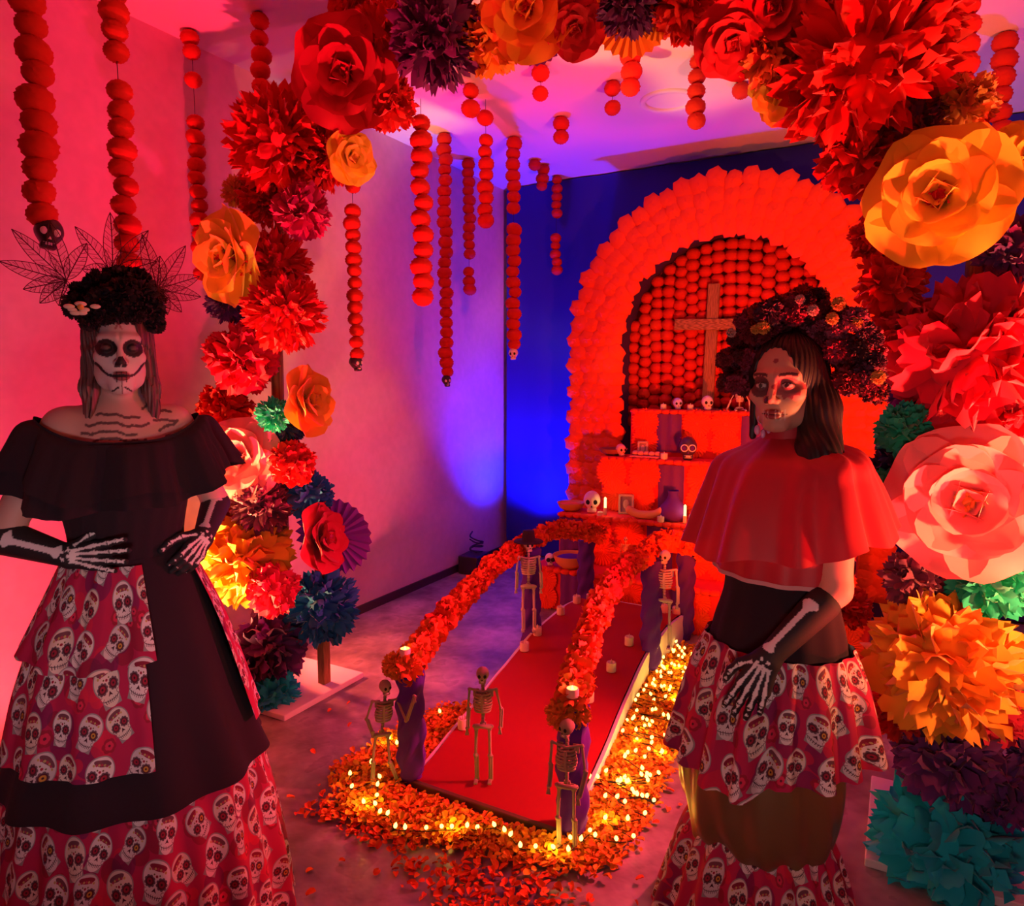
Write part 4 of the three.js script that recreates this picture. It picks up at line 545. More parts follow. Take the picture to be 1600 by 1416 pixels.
function glove(parent, from, H, r1, r2, top, side) { // long black glove from `top` on the forearm to the fingertips with a printed bone
  const w = H.w, field = (x, y, z) => { let d = cap(x, y, z, top, w, r1, r2); let h = 1; for (const c of H.caps) h = c === H.caps[0] ? cap(x, y, z, c[0], c[1], c[2], c[3]) : smin(h, cap(x, y, z, c[0], c[1], c[2], c[3]), 0.005); d = smin(d, h, 0.02); return d; };
  const all = [top, w, ...H.caps.flatMap((c) => [c[0], c[1]])], lo = [0, 1, 2].map((k) => Math.min(...all.map((p) => p[k])) - 0.055), hi = [0, 1, 2].map((k) => Math.max(...all.map((p) => p[k])) + 0.055);
  const ax = V(...w).sub(V(...top)), L = ax.length(); ax.normalize(); const sd = V(...side), nn = V().crossVectors(ax, sd).normalize(); const fn = nn.dot(H.n) < 0 ? nn.negate() : nn; const s2 = V().crossVectors(fn, ax); 
  const paint = (x, y, z, a, b, c) => {
    const q = V(x, y, z), t = q.clone().sub(V(...top)).dot(ax) / L;
    if (t < 0.97) { const off = q.clone().sub(V(...top)).dot(s2), face = a * fn.x + b * fn.y + c * fn.z; if (face > 0.1 && t > 0.10) { const knob = Math.exp(-(((t - 0.16) / 0.06) ** 2)) * 0.014 + Math.exp(-(((t - 0.92) / 0.05) ** 2)) * 0.008; if (Math.abs(off - (from ?? 0)) < 0.0065 + knob) return [0.70, 0.66, 0.66]; } return [0.012, 0.009, 0.012]; }
    if (a * H.n.x + b * H.n.y + c * H.n.z < 0.1) return [0.012, 0.009, 0.012];
    for (const [A, B] of H.bones) { const u = [0, 1, 2].map((k) => B[k] - A[k]), l2 = u[0] ** 2 + u[1] ** 2 + u[2] ** 2, tt = ((x - A[0]) * u[0] + (y - A[1]) * u[1] + (z - A[2]) * u[2]) / l2; if (tt < -0.05 || tt > 1.05) continue; const e = V(x - A[0] - u[0] * tt, y - A[1] - u[1] * tt, z - A[2] - u[2] * tt); e.addScaledVector(H.n, -e.dot(H.n)); if (e.length() < 0.0029 + 0.0024 * (2 * tt - 1) ** 2) return [0.72, 0.68, 0.66]; }
    return [0.012, 0.009, 0.012];
  };
  part('glove', nets(field, lo, hi, 0.0028, paint), MC, parent, 'long black glove printed with the bones of the arm and hand');
}
const MC = new THREE.MeshStandardMaterial({ roughness: 0.75, vertexColors: true }), MSkin = new THREE.MeshStandardMaterial({ roughness: 0.6, vertexColors: true });
const MHair = new THREE.MeshStandardMaterial({ roughness: 0.5, vertexColors: true });
const mergeC = (l) => mergeGeometries(l, false);
function loft(rings, o = {}) { // cloth round the y axis: rings [y, cx, cz, rx, rz] from top to bottom, angle 0 faces +z and grows towards +x
  const a0 = R(o.a0 ?? -180), a1 = R(o.a1 ?? 180), n = o.n ?? 96, m = o.m ?? 24, P = [], U = [], I = [];
  const cat = (i, k) => rings[clamp(i, 0, rings.length - 1)][k], ring = (t) => { const f = t * (rings.length - 1), i = Math.min(Math.floor(f), rings.length - 2), b = f - i; return [0, 1, 2, 3, 4].map((k) => { const p0 = cat(i - 1, k), p1 = cat(i, k), p2 = cat(i + 1, k), p3 = cat(i + 2, k); return 0.5 * (2 * p1 + (p2 - p0) * b + (2 * p0 - 5 * p1 + 4 * p2 - p3) * b * b + (3 * p1 - p0 - 3 * p2 + p3) * b * b * b); }); };
  const R0 = rings[rings.length - 1][3], rot = R(o.rot ?? 0);
  for (let j = 0; j <= m; j++) { const t = j / m, [y, cx, cz, rx, rz] = ring(t); for (let i = 0; i <= n; i++) { const a = mix(a0, a1, i / n), f = o.fold ? o.fold(a, t) : 0, x = Math.sin(a) * (rx + f), z = Math.cos(a) * (rz + f); P.push(cx + x * Math.cos(rot) + z * Math.sin(rot), y + (o.dy ? o.dy(a, t) : 0), cz - x * Math.sin(rot) + z * Math.cos(rot)); U.push(a * R0 * 1.15, y); } }
  for (let j = 0; j < m; j++) for (let i = 0; i < n; i++) { const a = i + j * (n + 1); I.push(a, a + n + 1, a + n + 2, a, a + n + 2, a + 1); }
  const g = new THREE.BufferGeometry(); g.setAttribute('position', new THREE.BufferAttribute(new Float32Array(P), 3)); g.setAttribute('uv', new THREE.BufferAttribute(new Float32Array(U), 2)); g.setIndex(I); g.computeVertexNormals(); return g;
}
// printed cotton: sugar skulls, roses and purple patches on raspberry red
const printTex = (() => {
  const S = 1024, c = document.createElement('canvas'); c.width = c.height = S; const x = c.getContext('2d'), r = rng(2024);
  x.fillStyle = '#a81048'; x.fillRect(0, 0, S, S);
  const wrap = (px, py, f) => { for (const a of [-S, 0, S]) for (const b of [-S, 0, S]) { if (px + a < -190 || px + a > S + 190 || py + b < -190 || py + b > S + 190) continue; x.save(); x.translate(px + a, py + b); f(); x.restore(); } };
  const disc = (a, b, q, col) => { x.fillStyle = col; x.beginPath(); x.arc(a, b, q, 0, 7); x.fill(); };
  for (let i = 0; i < 46; i++) { const q = 30 + 60 * r(), col = ['rgba(90,10,80,0.55)', 'rgba(205,25,60,0.6)', 'rgba(120,8,40,0.6)'][i % 3], X = r() * S, Y = r() * S; wrap(X, Y, () => disc(0, 0, q, col)); }
  for (let i = 0; i < 26; i++) { const X = r() * S, Y = r() * S, q = 24 + 18 * r(); wrap(X, Y, () => { for (let k = 0; k < 6; k++) disc(Math.cos(k * 1.05) * q * 0.6, Math.sin(k * 1.05) * q * 0.6, q * 0.55, '#8e0d2f'); for (let k = 0; k < 5; k++) disc(Math.cos(k * 1.26) * q * 0.3, Math.sin(k * 1.26) * q * 0.3, q * 0.4, '#c9244c'); disc(0, 0, q * 0.2, '#5c0a2a'); }); }
  const skull = (k, tilt, v) => () => {
    x.rotate(tilt); x.scale(k, k);
    x.fillStyle = '#8d8685'; x.beginPath(); x.ellipse(0, -22, 74, 76, 0, 0, 7); x.fill(); x.fillRect(-46, 30, 92, 66);
    x.fillStyle = ['#d6cfcc', '#c4bcbc', '#cfc2b4'][v % 3]; x.beginPath(); x.ellipse(0, -22, 68, 70, 0, 0, 7); x.fill(); x.beginPath(); x.moveTo(-52, 18); x.quadraticCurveTo(-44, 96, 0, 98); x.quadraticCurveTo(44, 96, 52, 18); x.fill();
    for (const s of [-1, 1]) { for (let q = 0; q < 9; q++) disc(s * 30 + Math.cos(q * 0.7) * 21, 4 + Math.sin(q * 0.7) * 21, 8, '#5a4a52'); disc(s * 30, 4, 21, '#4a1020'); disc(s * 30, 4, 14, v % 3 === 1 && s > 0 ? '#b5842c' : '#8d1430'); disc(s * 30, 4, 5, '#2a0a14'); }
    x.fillStyle = '#3a1020'; x.beginPath(); x.moveTo(0, 26); x.lineTo(-12, 48); x.lineTo(0, 42); x.lineTo(12, 48); x.fill();
    x.strokeStyle = '#4c3a40'; x.lineWidth = 3; x.beginPath(); x.moveTo(-44, 56); x.quadraticCurveTo(0, 78, 44, 56); x.stroke(); for (let q = -3; q <= 3; q++) { x.beginPath(); x.moveTo(q * 11, 60 - Math.abs(q)); x.lineTo(q * 10, 78 - Math.abs(q)); x.stroke(); }
    x.fillStyle = v % 2 ? '#7c1230' : '#6a3c48'; x.beginPath(); x.ellipse(0, -62, 44, 16, 0, 0, 7); x.fill(); for (let q = 0; q < 7; q++) disc(-40 + q * 13.3, -46 - 10 * Math.sin(q / 6 * 3.14), 6, q % 2 ? '#a03048' : '#b49a5a');
    for (const s of [-1, 1]) { x.strokeStyle = '#7a5a60'; x.lineWidth = 3; x.beginPath(); x.arc(s * 44, 44, 9, 0, 5); x.stroke(); disc(0, -24, 6, '#8d1430'); disc(s * 14, -30, 4, '#6a5a30'); }
  };
  let v = 0; for (let j = 0; j < 5; j++) for (let i = 0; i < 5; i++) { const X = (i + 0.5 + (j % 2) * 0.45 + (r() - 0.5) * 0.3) * 204.8, Y = (j + 0.5 + (r() - 0.5) * 0.3) * 204.8, k = 0.88 + 0.30 * r(), a = (r() - 0.5) * 1.7, w = v++; wrap(X, Y, skull(k, a, w)); }
  const t = new THREE.CanvasTexture(c); t.wrapS = t.wrapT = THREE.RepeatWrapping; t.colorSpace = THREE.SRGBColorSpace; t.repeat.set(1 / 0.46, 1 / 0.46); return t;
})();
const cloth = { print: std(0xffffff, { map: printTex, ...two }), black: std([0.016, 0.006, 0.012], { roughness: 1, ...two }), satin: std([0.20, 0.135, 0.055], { roughness: 0.33, metalness: 0.45, ...two }), red: new THREE.MeshPhysicalMaterial({ roughness: 0.55, side: THREE.DoubleSide, transmission: 0.12, thickness: 0 }), rubyTrim: std([0.5, 0.3, 0.3]) };
cloth.red.color.setRGB(0.46, 0.012, 0.028);
function personFrame(name, foot, shift, label) { // a person turned to the camera; at(px, py, z) puts a point of the photograph on a plane of the person's own
  const base = onY(foot[0], foot[1], 0), dir = Math.atan2(-base[0], -base[2]), P = V(base[0], 0, base[2]), F = V(Math.sin(dir), 0, Math.cos(dir)), S = V(Math.cos(dir), 0, -Math.sin(dir)); P.addScaledVector(S, shift);
  const t = thing(name, label, 'person', [P.x, 0, P.z], dir);
  const at = (px, py, z = 0) => { const d = sight(px, py), C = V(0, EYE, 0), k = (P.clone().addScaledVector(F, z).sub(C)).dot(F) / d.dot(F), q = C.addScaledVector(d, k).sub(P); return [q.dot(S), q.y, q.dot(F)]; };
  return { t, at };
}
const skinBase = [0.50, 0.30, 0.23];
// ---------- the woman in black on the left ----------
{
  const { t, at } = personFrame('person', [200, 1450], 0.055, 'woman in black off-shoulder dress with skull face paint, hands on her hips');
  const HX = 0.005, HY = 1.572, HZ = 0.015, hf = headField(0.87), skin = [0.50, 0.31, 0.26], white = [0.62, 0.50, 0.48], dark = [0.02, 0.01, 0.015];
  const eL = at(2, 838, -0.02), wL = at(106, 869, 0.072), eR = [0.235, 1.135, -0.125], wR = at(318, 838, 0.035);
  const sL = [-0.128, 1.372, -0.02], sR = [0.128, 1.372, -0.02];
  const field = (x, y, z) => {
    let d = cap(x, y, z, [0.003, 1.50, -0.012], [0, 1.37, -0.03], 0.049, 0.054);
    d = smin(d, hf(x - HX, y - HY, z - HZ), 0.018);
    d = smin(d, cap(x, y, z, [-0.105, 1.374, -0.025], [0.105, 1.374, -0.025], 0.048, 0.048), 0.05);
    d = smin(d, ell(x, y, z, [0, 1.27, -0.01], [0.150, 0.155, 0.095]), 0.05);
    d = smin(d, ell(Math.abs(x), y, z, [0.065, 1.235, 0.065], [0.062, 0.062, 0.055]), 0.03);
    d = smin(d, ell(x, y, z, [0, 1.08, 0], [0.122, 0.13, 0.085]), 0.06);
    d = smin(d, ell(x, y, z, [0, 0.93, -0.01], [0.155, 0.13, 0.11]), 0.06);
    d = smin(d, cap(Math.abs(x), y, z, [0.08, 0.90, 0], [0.085, 0.49, 0.01], 0.080, 0.055), 0.04);
    d = smin(d, cap(Math.abs(x), y, z, [0.085, 0.49, 0.01], [0.085, 0.09, -0.02], 0.053, 0.036), 0.02);
    d = smin(d, cap(Math.abs(x), y, z, [0.085, 0.045, -0.03], [0.095, 0.035, 0.13], 0.036, 0.028), 0.03);
    d = smin(d, cap(x, y, z, sL, eL, 0.047, 0.038), 0.03); d = smin(d, cap(x, y, z, eL, wL, 0.038, 0.024), 0.012);
    d = smin(d, cap(x, y, z, sR, eR, 0.047, 0.036), 0.03); d = smin(d, cap(x, y, z, eR, wR, 0.036, 0.022), 0.012);
    return d;
  };
  const seg = (x, y, a, b) => { const u = b[0] - a[0], v = b[1] - a[1], q = clamp(((x - a[0]) * u + (y - a[1]) * v) / (u * u + v * v), 0, 1); return Math.hypot(x - a[0] - u * q, y - a[1] - v * q); };
  const smile = [[0, -0.069], [0.018, -0.071], [0.032, -0.068], [0.044, -0.058], [0.052, -0.047], [0.060, -0.040]];
  const face = (x0, y0, z0) => {
    const x = (x0 - HX) / 0.87, y = y0 - HY, z = z0 - HZ, ax = Math.abs(x);
    if (z < 0.015 || y < -0.125) return skin;
    let c = ax > 0.066 ? skin : white;
    if (((ax - 0.033) / 0.0265) ** 2 + ((y + 0.004) / 0.0215) ** 2 < 1) c = dark;
    if (((ax - 0.034) / 0.012) ** 2 + ((y + 0.003) / 0.005) ** 2 < 1) c = [0.10, 0.06, 0.06];
    if (y > -0.050 && y < -0.024 && ax < 0.004 + 0.011 * clamp((-0.022 - y) / 0.02, 0, 1) && !(ax < 0.0018 && y < -0.044)) c = dark;
    for (let i = 1; i < smile.length; i++) if (seg(ax, y, smile[i - 1], smile[i]) < 0.0032) c = dark;
    if ((x / 0.023) ** 2 + ((y + 0.071) / 0.011) ** 2 < 1 && c !== dark) c = [0.24, 0.06, 0.07];
    for (let k = -1; k <= 1; k++) if (Math.abs(x - k * 0.012) < 0.0012 && y < -0.060 && y > -0.086) c = dark;
    if (Math.abs(x) < 0.0016 && y < -0.08 && y > -0.115) c = [0.2, 0.1, 0.1];
    if (seg(ax, y, [0.008, -0.098], [0.024, -0.108]) < 0.0022) c = dark;
    const fa = Math.atan2(y - 0.056, x), fr = Math.hypot(x, y - 0.056); if (fr < 0.011 + 0.006 * Math.cos(fa * 6)) c = fr < 0.004 ? [0.2, 0.03, 0.04] : [0.42, 0.16, 0.17];
    return c;
  };
  const strokes = [[[-0.075, 1.385], [0.06, 1.378]], [[-0.085, 1.365], [0.03, 1.358]], [[-0.06, 1.345], [0.05, 1.342]], [[0.07, 1.405], [0.115, 1.412]], [[0.075, 1.385], [0.13, 1.39]], [[0.085, 1.36], [0.125, 1.385]], [[0.10, 1.345], [0.14, 1.36]], [[-0.05, 1.405], [0.04, 1.40]], [[0.05, 1.42], [0.10, 1.43]]];
  const chest = (x, y, z) => { if (z > 0 && y < 1.43) for (const [a, b] of strokes) if (seg(x, y + 0.004 * Math.sin(x * 60) + 0.0015 * Math.sin(x * 170), a, b) < 0.0034) return [0.09, 0.05, 0.05]; return skin; };
  const body = mergeC([nets(field, [-0.40, -0.02, -0.24], [0.40, 1.272, 0.24], 0.013, () => skin), nets(field, [-0.33, 1.246, -0.20], [0.33, 1.470, 0.18], 0.0034, chest), nets(field, [-0.10, 1.452, -0.13], [0.11, 1.71, 0.145], 0.0026, face)]);
  const bm = part('body', body, MSkin, t);
  // hair
  const hair = (x0, y0, z0) => { const x = x0 - HX, y = y0 - HY, z = z0 - HZ, ax = Math.abs(x); let d = ell(x, y, z, [0, 0.034, -0.022], [0.074, 0.096, 0.104]); d = smax(d, -ell(x, y, z, [0, -0.02, 0.10], [0.053, 0.116, 0.085]), 0.008); let s = cap(ax, y, z, [0.060, 0.03, -0.002], [0.068, -0.10, 0.0], 0.018, 0.019); s = smin(s, cap(ax, y, z, [0.068, -0.10, 0.0], [0.072, -0.175, 0.012], 0.020, 0.012), 0.02); d = smin(d, s, 0.02); d = smin(d, cap(x, y, z, [-0.035, -0.05, -0.07], [-0.045, -0.20, -0.09], 0.045, 0.03), 0.03); d = smin(d, cap(x, y, z, [0.035, -0.05, -0.07], [0.045, -0.20, -0.09], 0.045, 0.03), 0.03); return d + 0.0014 * Math.sin(Math.atan2(z + 0.03, x) * 52 + 2 * Math.sin(y * 34)) + 0.0016 * Math.sin(x * 520 + z * 300 + 3 * Math.sin(y * 22)); };
  part('hair', nets(hair, [-0.13, 1.33, -0.17], [0.14, 1.72, 0.10], 0.0026, (x, y, z) => { const q = 0.75 + 0.35 * Math.sin(Math.atan2(z + 0.05, x) * 37 + 2 * Math.sin(y * 30)) + 0.2 * Math.sin(x * 900 + y * 20); return [0.15 * q, 0.055 * q, 0.05 * q]; }), MHair, t);
  // gloves
  const hL = hand(wL, [0.86, 0.0, 0.50], [-0.45, 0.2, 0.85], [0, 1, 0], { curl: [-6, 2, 6], spread: 8, k: 0.84 }), hR = hand(wR, [-0.50, -0.50, 0.62], [0.45, 0.25, 0.80], [-0.3, 0.9, 0.2], { curl: [8, 26, 18], spread: 4, k: 0.76 });
  const part01 = (a, b, k) => a.map((v, i) => mix(v, b[i], k));
  glove(t, 0.012, hL, 0.043, 0.0275, part01(eL, wL, 0.08), [0, 1, 0]); glove(t, -0.002, hR, 0.040, 0.026, part01(eR, wR, 0.04), [-1, 0, 0.3]);
  // dress
  part('bodice', loft([[1.335, 0, -0.01, 0.168, 0.118], [1.27, 0, 0.005, 0.166, 0.128], [1.20, 0, 0.006, 0.152, 0.122], [1.10, 0, 0, 0.134, 0.104], [1.03, 0, 0, 0.138, 0.108]], { m: 20, fold: (a, q) => 0.0015 * Math.sin(a * 22 + q * 9) }), cloth.black, t);
  const ruffle = (a, q) => q * (0.020 * Math.sin(a * 8 + 0.6) + 0.012 * Math.sin(a * 15 + 2)) + q * 0.004 * Math.sin(a * 41 + q * 3);
  const flounce = (top, low, k) => loft([[top, 0, -0.018, 0.186, 0.116], [mix(top, low, 0.10), 0, -0.016, 0.214, 0.136], [mix(top, low, 0.5), 0, -0.008, 0.235 + 0.01 * k, 0.158], [low, 0, 0, 0.262 + 0.008 * k, 0.176]], { n: 160, m: 22, fold: ruffle, dy: (a, q) => { const s = Math.sin(a); return 0.050 * Math.pow(Math.abs(s), 3) * (1 - q * 0.2) - (1 - q) * 0.012 * Math.cos(a) + q * (0.03 * s * s + 0.016 * Math.sin(a * 5 + 0.9 + k) * (1 - 0.3 * k)) + q * k * 0.02 * s; } });
  part('ruffle_collar', flounce(1.345, 1.205, 0), cloth.black, t); part('ruffle_underlayer', flounce(1.32, 1.175, 1), cloth.black, t);
  part('neckline_trim', loft([[1.352, 0, -0.018, 0.186, 0.116], [1.334, 0, -0.018, 0.190, 0.120]], { n: 120, m: 3, dy: (a) => 0.050 * Math.pow(Math.abs(Math.sin(a)), 3) - 0.012 * Math.cos(a) }), cloth.black, t);
  part('skirt', loft([[1.045, 0, 0, 0.137, 0.107], [0.95, 0, 0, 0.172, 0.142], [0.78, 0, 0, 0.222, 0.195], [0.64, 0, 0, 0.262, 0.240], [0.47, 0.003, 0, 0.318, 0.302]], { n: 140, m: 24, fold: (a, q) => q * q * 0.012 * Math.sin(a * 11 + 0.4) }), cloth.black, t);
  part('skirt_flounce', loft([[0.495, 0.003, 0, 0.284, 0.268], [0.44, 0.004, 0, 0.306, 0.290], [0.20, 0.005, 0, 0.352, 0.340], [0.012, 0.005, 0, 0.372, 0.365]], { n: 260, m: 20, fold: (a, q) => (0.15 + q) * (0.011 * Math.sin(a * 24) + 0.010 * Math.sin(a * 11 + 1)) }), cloth.print, t, 'skull print flounce at the hem');
  const box_ = (f, amp) => (a, q) => (0.25 + 0.75 * q) * amp * Math.tanh(2.5 * Math.sin(a * f + 0.5));
  part('overskirt', loft([[1.035, 0, 0, 0.152, 0.124], [0.94, 0, 0, 0.194, 0.164], [0.815, 0, 0, 0.252, 0.220]], { a0: -185, a1: 9, n: 150, m: 16, fold: box_(13, 0.008), dy: (a, q) => q * 0.012 * Math.sin(a * 3) }), cloth.print, t, 'upper skull print tier of the open overskirt');
  part('overskirt', loft([[0.84, 0, 0, 0.230, 0.198], [0.72, 0, 0, 0.268, 0.244], [0.575, 0, 0, 0.300, 0.278]], { a0: -185, a1: 4, n: 150, m: 16, fold: box_(13, 0.009) }), cloth.print, t, 'lower skull print tier of the open overskirt');
  part('overskirt', loft([[1.03, 0, 0, 0.152, 0.122], [0.85, 0, 0, 0.226, 0.200], [0.57, 0, 0, 0.308, 0.280]], { a0: 62, a1: 175, n: 90, m: 18, fold: box_(12, 0.006) }), cloth.print, t, 'right side panel of the open overskirt');
  // headdress
  const crown = new THREE.Group(); crown.name = 'headdress'; t.add(crown); crown.userData.label = 'headdress of black roses with wiry skeleton leaves';
  const cm = std([0.026, 0.006, 0.014], { roughness: 0.8, ...two }), r = rng(12);
  for (const [px, py, z, q] of [[118, 478, 0.05, 0.040], [140, 500, 0.075, 0.034], [128, 458, 0.0, 0.038], [160, 470, 0.085, 0.046], [155, 445, 0.02, 0.046], [190, 460, 0.10, 0.050], [185, 438, 0.0, 0.050], [220, 462, 0.09, 0.048], [215, 440, 0.0, 0.046], [238, 485, 0.06, 0.042], [242, 506, 0.045, 0.032], [190, 490, 0.09, 0.034], [212, 490, 0.09, 0.034], [165, 492, 0.09, 0.034], [200, 440, -0.08, 0.05], [150, 460, -0.08, 0.05], [235, 465, -0.06, 0.05]]) { const f = part('rose', POM.leafy[Math.floor(r() * 2)], cm, crown); f.position.set(...at(px, py, z)); f.scale.setScalar(q * 0.82); f.rotation.set(r() * 6, r() * 6, r() * 6); }
  { const w = std([0.75, 0.7, 0.6]), y = std([0.7, 0.45, 0.1]); for (const [px, py, q] of [[108, 479, 0.0085], [126, 475, 0.009], [118, 489, 0.0085], [132, 484, 0.008], [149, 479, 0.008], [113, 484, 0.007], [128, 489, 0.008]]) part('bead', new THREE.SphereGeometry(q, 12, 8).scale(1.4, 0.7, 0.7).translate(...at(px, py, 0.118)), w, crown, 'pale bead'); part('bead', new THREE.SphereGeometry(0.007, 10, 8).translate(...at(126, 480, 0.122)), y, crown); }
  const wire = std([0.10, 0.02, 0.03]), film = new THREE.MeshStandardMaterial({ color: 0x401018, transparent: true, opacity: 0.16, side: THREE.DoubleSide, roughness: 0.9 });
  const leaf = (base, tip, w, seed) => { // a skeleton leaf: outline, midrib, side veins and a thin film of net between them
    const b = V(...base), d = V(...tip).sub(b), L = d.length(), s = V(-d.y, d.x, 0).normalize(), q = rng(seed), bow = (q() - 0.5) * 0.14, hw = (v) => w * Math.pow(Math.sin(Math.PI * clamp(v, 0, 1) ** 0.85), 0.8), at2 = (v, u) => b.clone().addScaledVector(d, v).addScaledVector(s, u * hw(v) + bow * L * v * (1 - v)).add(V(0, 0, 0.04 * L * Math.sin(v * 3) + 0.12 * Math.abs(u) * hw(v)));
    const line = (f, n, rad) => new THREE.TubeGeometry(new THREE.CatmullRomCurve3(Array.from({ length: n + 1 }, (_, i) => f(i / n))), n * 2, rad, 3), gs = [line((v) => at2(v, 0), 6, 0.0014), line((v) => at2(v, 1), 8, 0.0010), line((v) => at2(v, -1), 8, 0.0010)];
    for (let i = 1; i < 9; i++) for (const u of [-1, 1]) { gs.push(line((k) => at2(i / 10 + 0.09 * k, u * k * 0.97), 2, 0.0006)); if (i % 2) gs.push(line((k) => at2(i / 10 + 0.05 + 0.06 * k, u * (0.35 + 0.3 * k)), 2, 0.0005)); }
    const P = [], I = []; for (let i = 0; i <= 10; i++) for (const u of [-1, 0, 1]) { const p = at2(i / 10, u); P.push(p.x, p.y, p.z); } for (let i = 0; i < 10; i++) for (let j = 0; j < 2; j++) { const a = i * 3 + j; I.push(a, a + 1, a + 4, a, a + 4, a + 3); }
    const g = new THREE.BufferGeometry(); g.setAttribute('position', new THREE.BufferAttribute(new Float32Array(P), 3)); g.setIndex(I); g.computeVertexNormals();
    part('leaf_veins', merge(gs), wire, crown); part('leaf', g, film, crown);
  };
  let sd = 1; for (const [bx, by, z, tips] of [[104, 438, 0.0, [[18, 358], [78, 346], [136, 380], [-2, 408], [36, 452], [62, 474], [92, 478]]], [176, 428, -0.02, [[117, 354], [172, 332], [232, 360], [128, 420], [245, 408]]], [246, 452, 0.0, [[290, 384], [312, 432], [314, 464], [284, 488], [250, 400], [222, 366], [262, 492]]]]) for (const [px, py] of tips) leaf(at(bx, by, z), at(px, py, z - 0.02), 0.0195, sd++);
}
// ---------- the woman in red on the right ----------
{
  const { t, at } = personFrame('person', [1220, 1460], -0.035, 'woman in red capelet and crown of small flowers, half turned to the altar');
  const ROT = -38, HX = -0.012, HY = 1.482, HZ = 0.03, hf = headField(1.0), yaw = R(-15), cy = Math.cos(yaw), sy = Math.sin(yaw), skin = [0.52, 0.29, 0.20];
  const toHead = (x, y, z) => { const a = x - HX, c = z - HZ; return [a * cy - c * sy, y - HY, a * sy + c * cy]; };
  const sF = [0.110, 1.25, 0.070], eF = at(1306, 922, 0.125), wF = at(1200, 1028, 0.225), sB = [-0.12, 1.262, -0.085], eB = [-0.10, 0.99, -0.165], wB = [0.03, 0.80, -0.19];
  const br = R(ROT), bc = Math.cos(br), bs = Math.sin(br), toBody = (x, z) => [x * bc - z * bs, x * bs + z * bc];
  const field = (x, y, z) => {
    const [hx, hy, hz] = toHead(x, y, z), [u, w] = toBody(x, z);
    let d = cap(x, y, z, [-0.005, 1.42, 0.0], [0, 1.27, -0.01], 0.048, 0.053);
    d = smin(d, hf(hx, hy, hz), 0.018);
    d = smin(d, cap(u, y, w, [-0.115, 1.262, -0.02], [0.115, 1.262, -0.02], 0.045, 0.045), 0.05);
    d = smin(d, ell(u, y, w, [0, 1.17, -0.01], [0.145, 0.15, 0.095]), 0.05);
    d = smin(d, ell(Math.abs(u), y, w, [0.062, 1.135, 0.066], [0.06, 0.06, 0.055]), 0.03);
    d = smin(d, ell(u, y, w, [0, 0.99, 0], [0.125, 0.13, 0.088]), 0.06);
    d = smin(d, ell(u, y, w, [0, 0.86, -0.01], [0.138, 0.12, 0.10]), 0.06);
    d = smin(d, cap(Math.abs(u), y, w, [0.08, 0.84, 0], [0.085, 0.47, 0.01], 0.078, 0.054), 0.04);
    d = smin(d, cap(Math.abs(u), y, w, [0.085, 0.47, 0.01], [0.085, 0.09, -0.02], 0.052, 0.036), 0.02);
    d = smin(d, cap(Math.abs(u), y, w, [0.085, 0.045, -0.03], [0.095, 0.035, 0.13], 0.036, 0.028), 0.03);
    d = smin(d, cap(x, y, z, sF, eF, 0.049, 0.037), 0.03); d = smin(d, cap(x, y, z, eF, wF, 0.037, 0.024), 0.012);
    d = smin(d, cap(x, y, z, sB, eB, 0.047, 0.036), 0.03); d = smin(d, cap(x, y, z, eB, wB, 0.036, 0.024), 0.012);
    return d;
  };
  const face = (x0, y0, z0) => {
    const [x, y, z] = toHead(x0, y0, z0), ax = Math.abs(x); if (z < 0.015 || y < -0.125) return skin; let c = skin;
    if (((ax - 0.033) / 0.025) ** 2 + ((y + 0.006) / (x < 0 ? 0.026 : 0.022)) ** 2 < 1) c = x < 0 ? [0.10, 0.035, 0.04] : [0.20, 0.07, 0.07];
    const pa = Math.atan2(y + 0.006, ax - 0.033), pr = Math.hypot((ax - 0.033) / 0.030, (y + 0.006) / 0.027); if (x > 0 && pr > 0.82 && pr < 1 + 0.12 * Math.cos(pa * 10) && y < 0.004) c = [0.28, 0.05, 0.06];
    if (((ax - 0.031) / 0.0125) ** 2 + ((y + 0.003) / 0.0055) ** 2 < 1) c = [0.5, 0.45, 0.42]; if (Math.hypot(ax - 0.030, y + 0.003) < 0.0052) c = [0.04, 0.02, 0.02];
    if (Math.abs(y + 0.0025 - 0.006 * Math.sqrt(Math.max(0, 1 - ((ax - 0.031) / 0.015) ** 2))) < 0.0016 && Math.abs(ax - 0.031) < 0.0155) c = [0.03, 0.015, 0.015];
    if (Math.abs(y - 0.020 - 0.004 * Math.sin((ax - 0.012) * 70)) < 0.0038 && ax > 0.013 && ax < 0.052) c = [0.06, 0.03, 0.03];
    if (y > -0.046 && y < -0.028 && x < -0.002 && x > -0.015) c = [0.08, 0.03, 0.03];
    if ((x / 0.024) ** 2 + ((y + 0.071) / 0.012) ** 2 < 1) c = [0.26, 0.035, 0.045];
    if (Math.abs(y + 0.071) < 0.0011 && ax < 0.03) c = [0.05, 0.02, 0.02];
    for (let k = -3; k <= 3; k++) if (Math.abs(x - k * 0.0085) < 0.0011 && y < -0.060 && y > -0.086 && k) c = [0.55, 0.45, 0.4];
    if (Math.hypot(x, y - 0.055) < 0.006) c = [0.28, 0.05, 0.06];
    return c;
  };
  const body = mergeC([nets(field, [-0.30, -0.02, -0.30], [0.30, 1.152, 0.32], 0.013, () => skin), nets(field, [-0.27, 1.128, -0.22], [0.27, 1.372, 0.22], 0.0075, () => skin), nets(field, [-0.13, 1.355, -0.13], [0.12, 1.62, 0.17], 0.0026, face)]);
  part('body', body, MSkin, t);
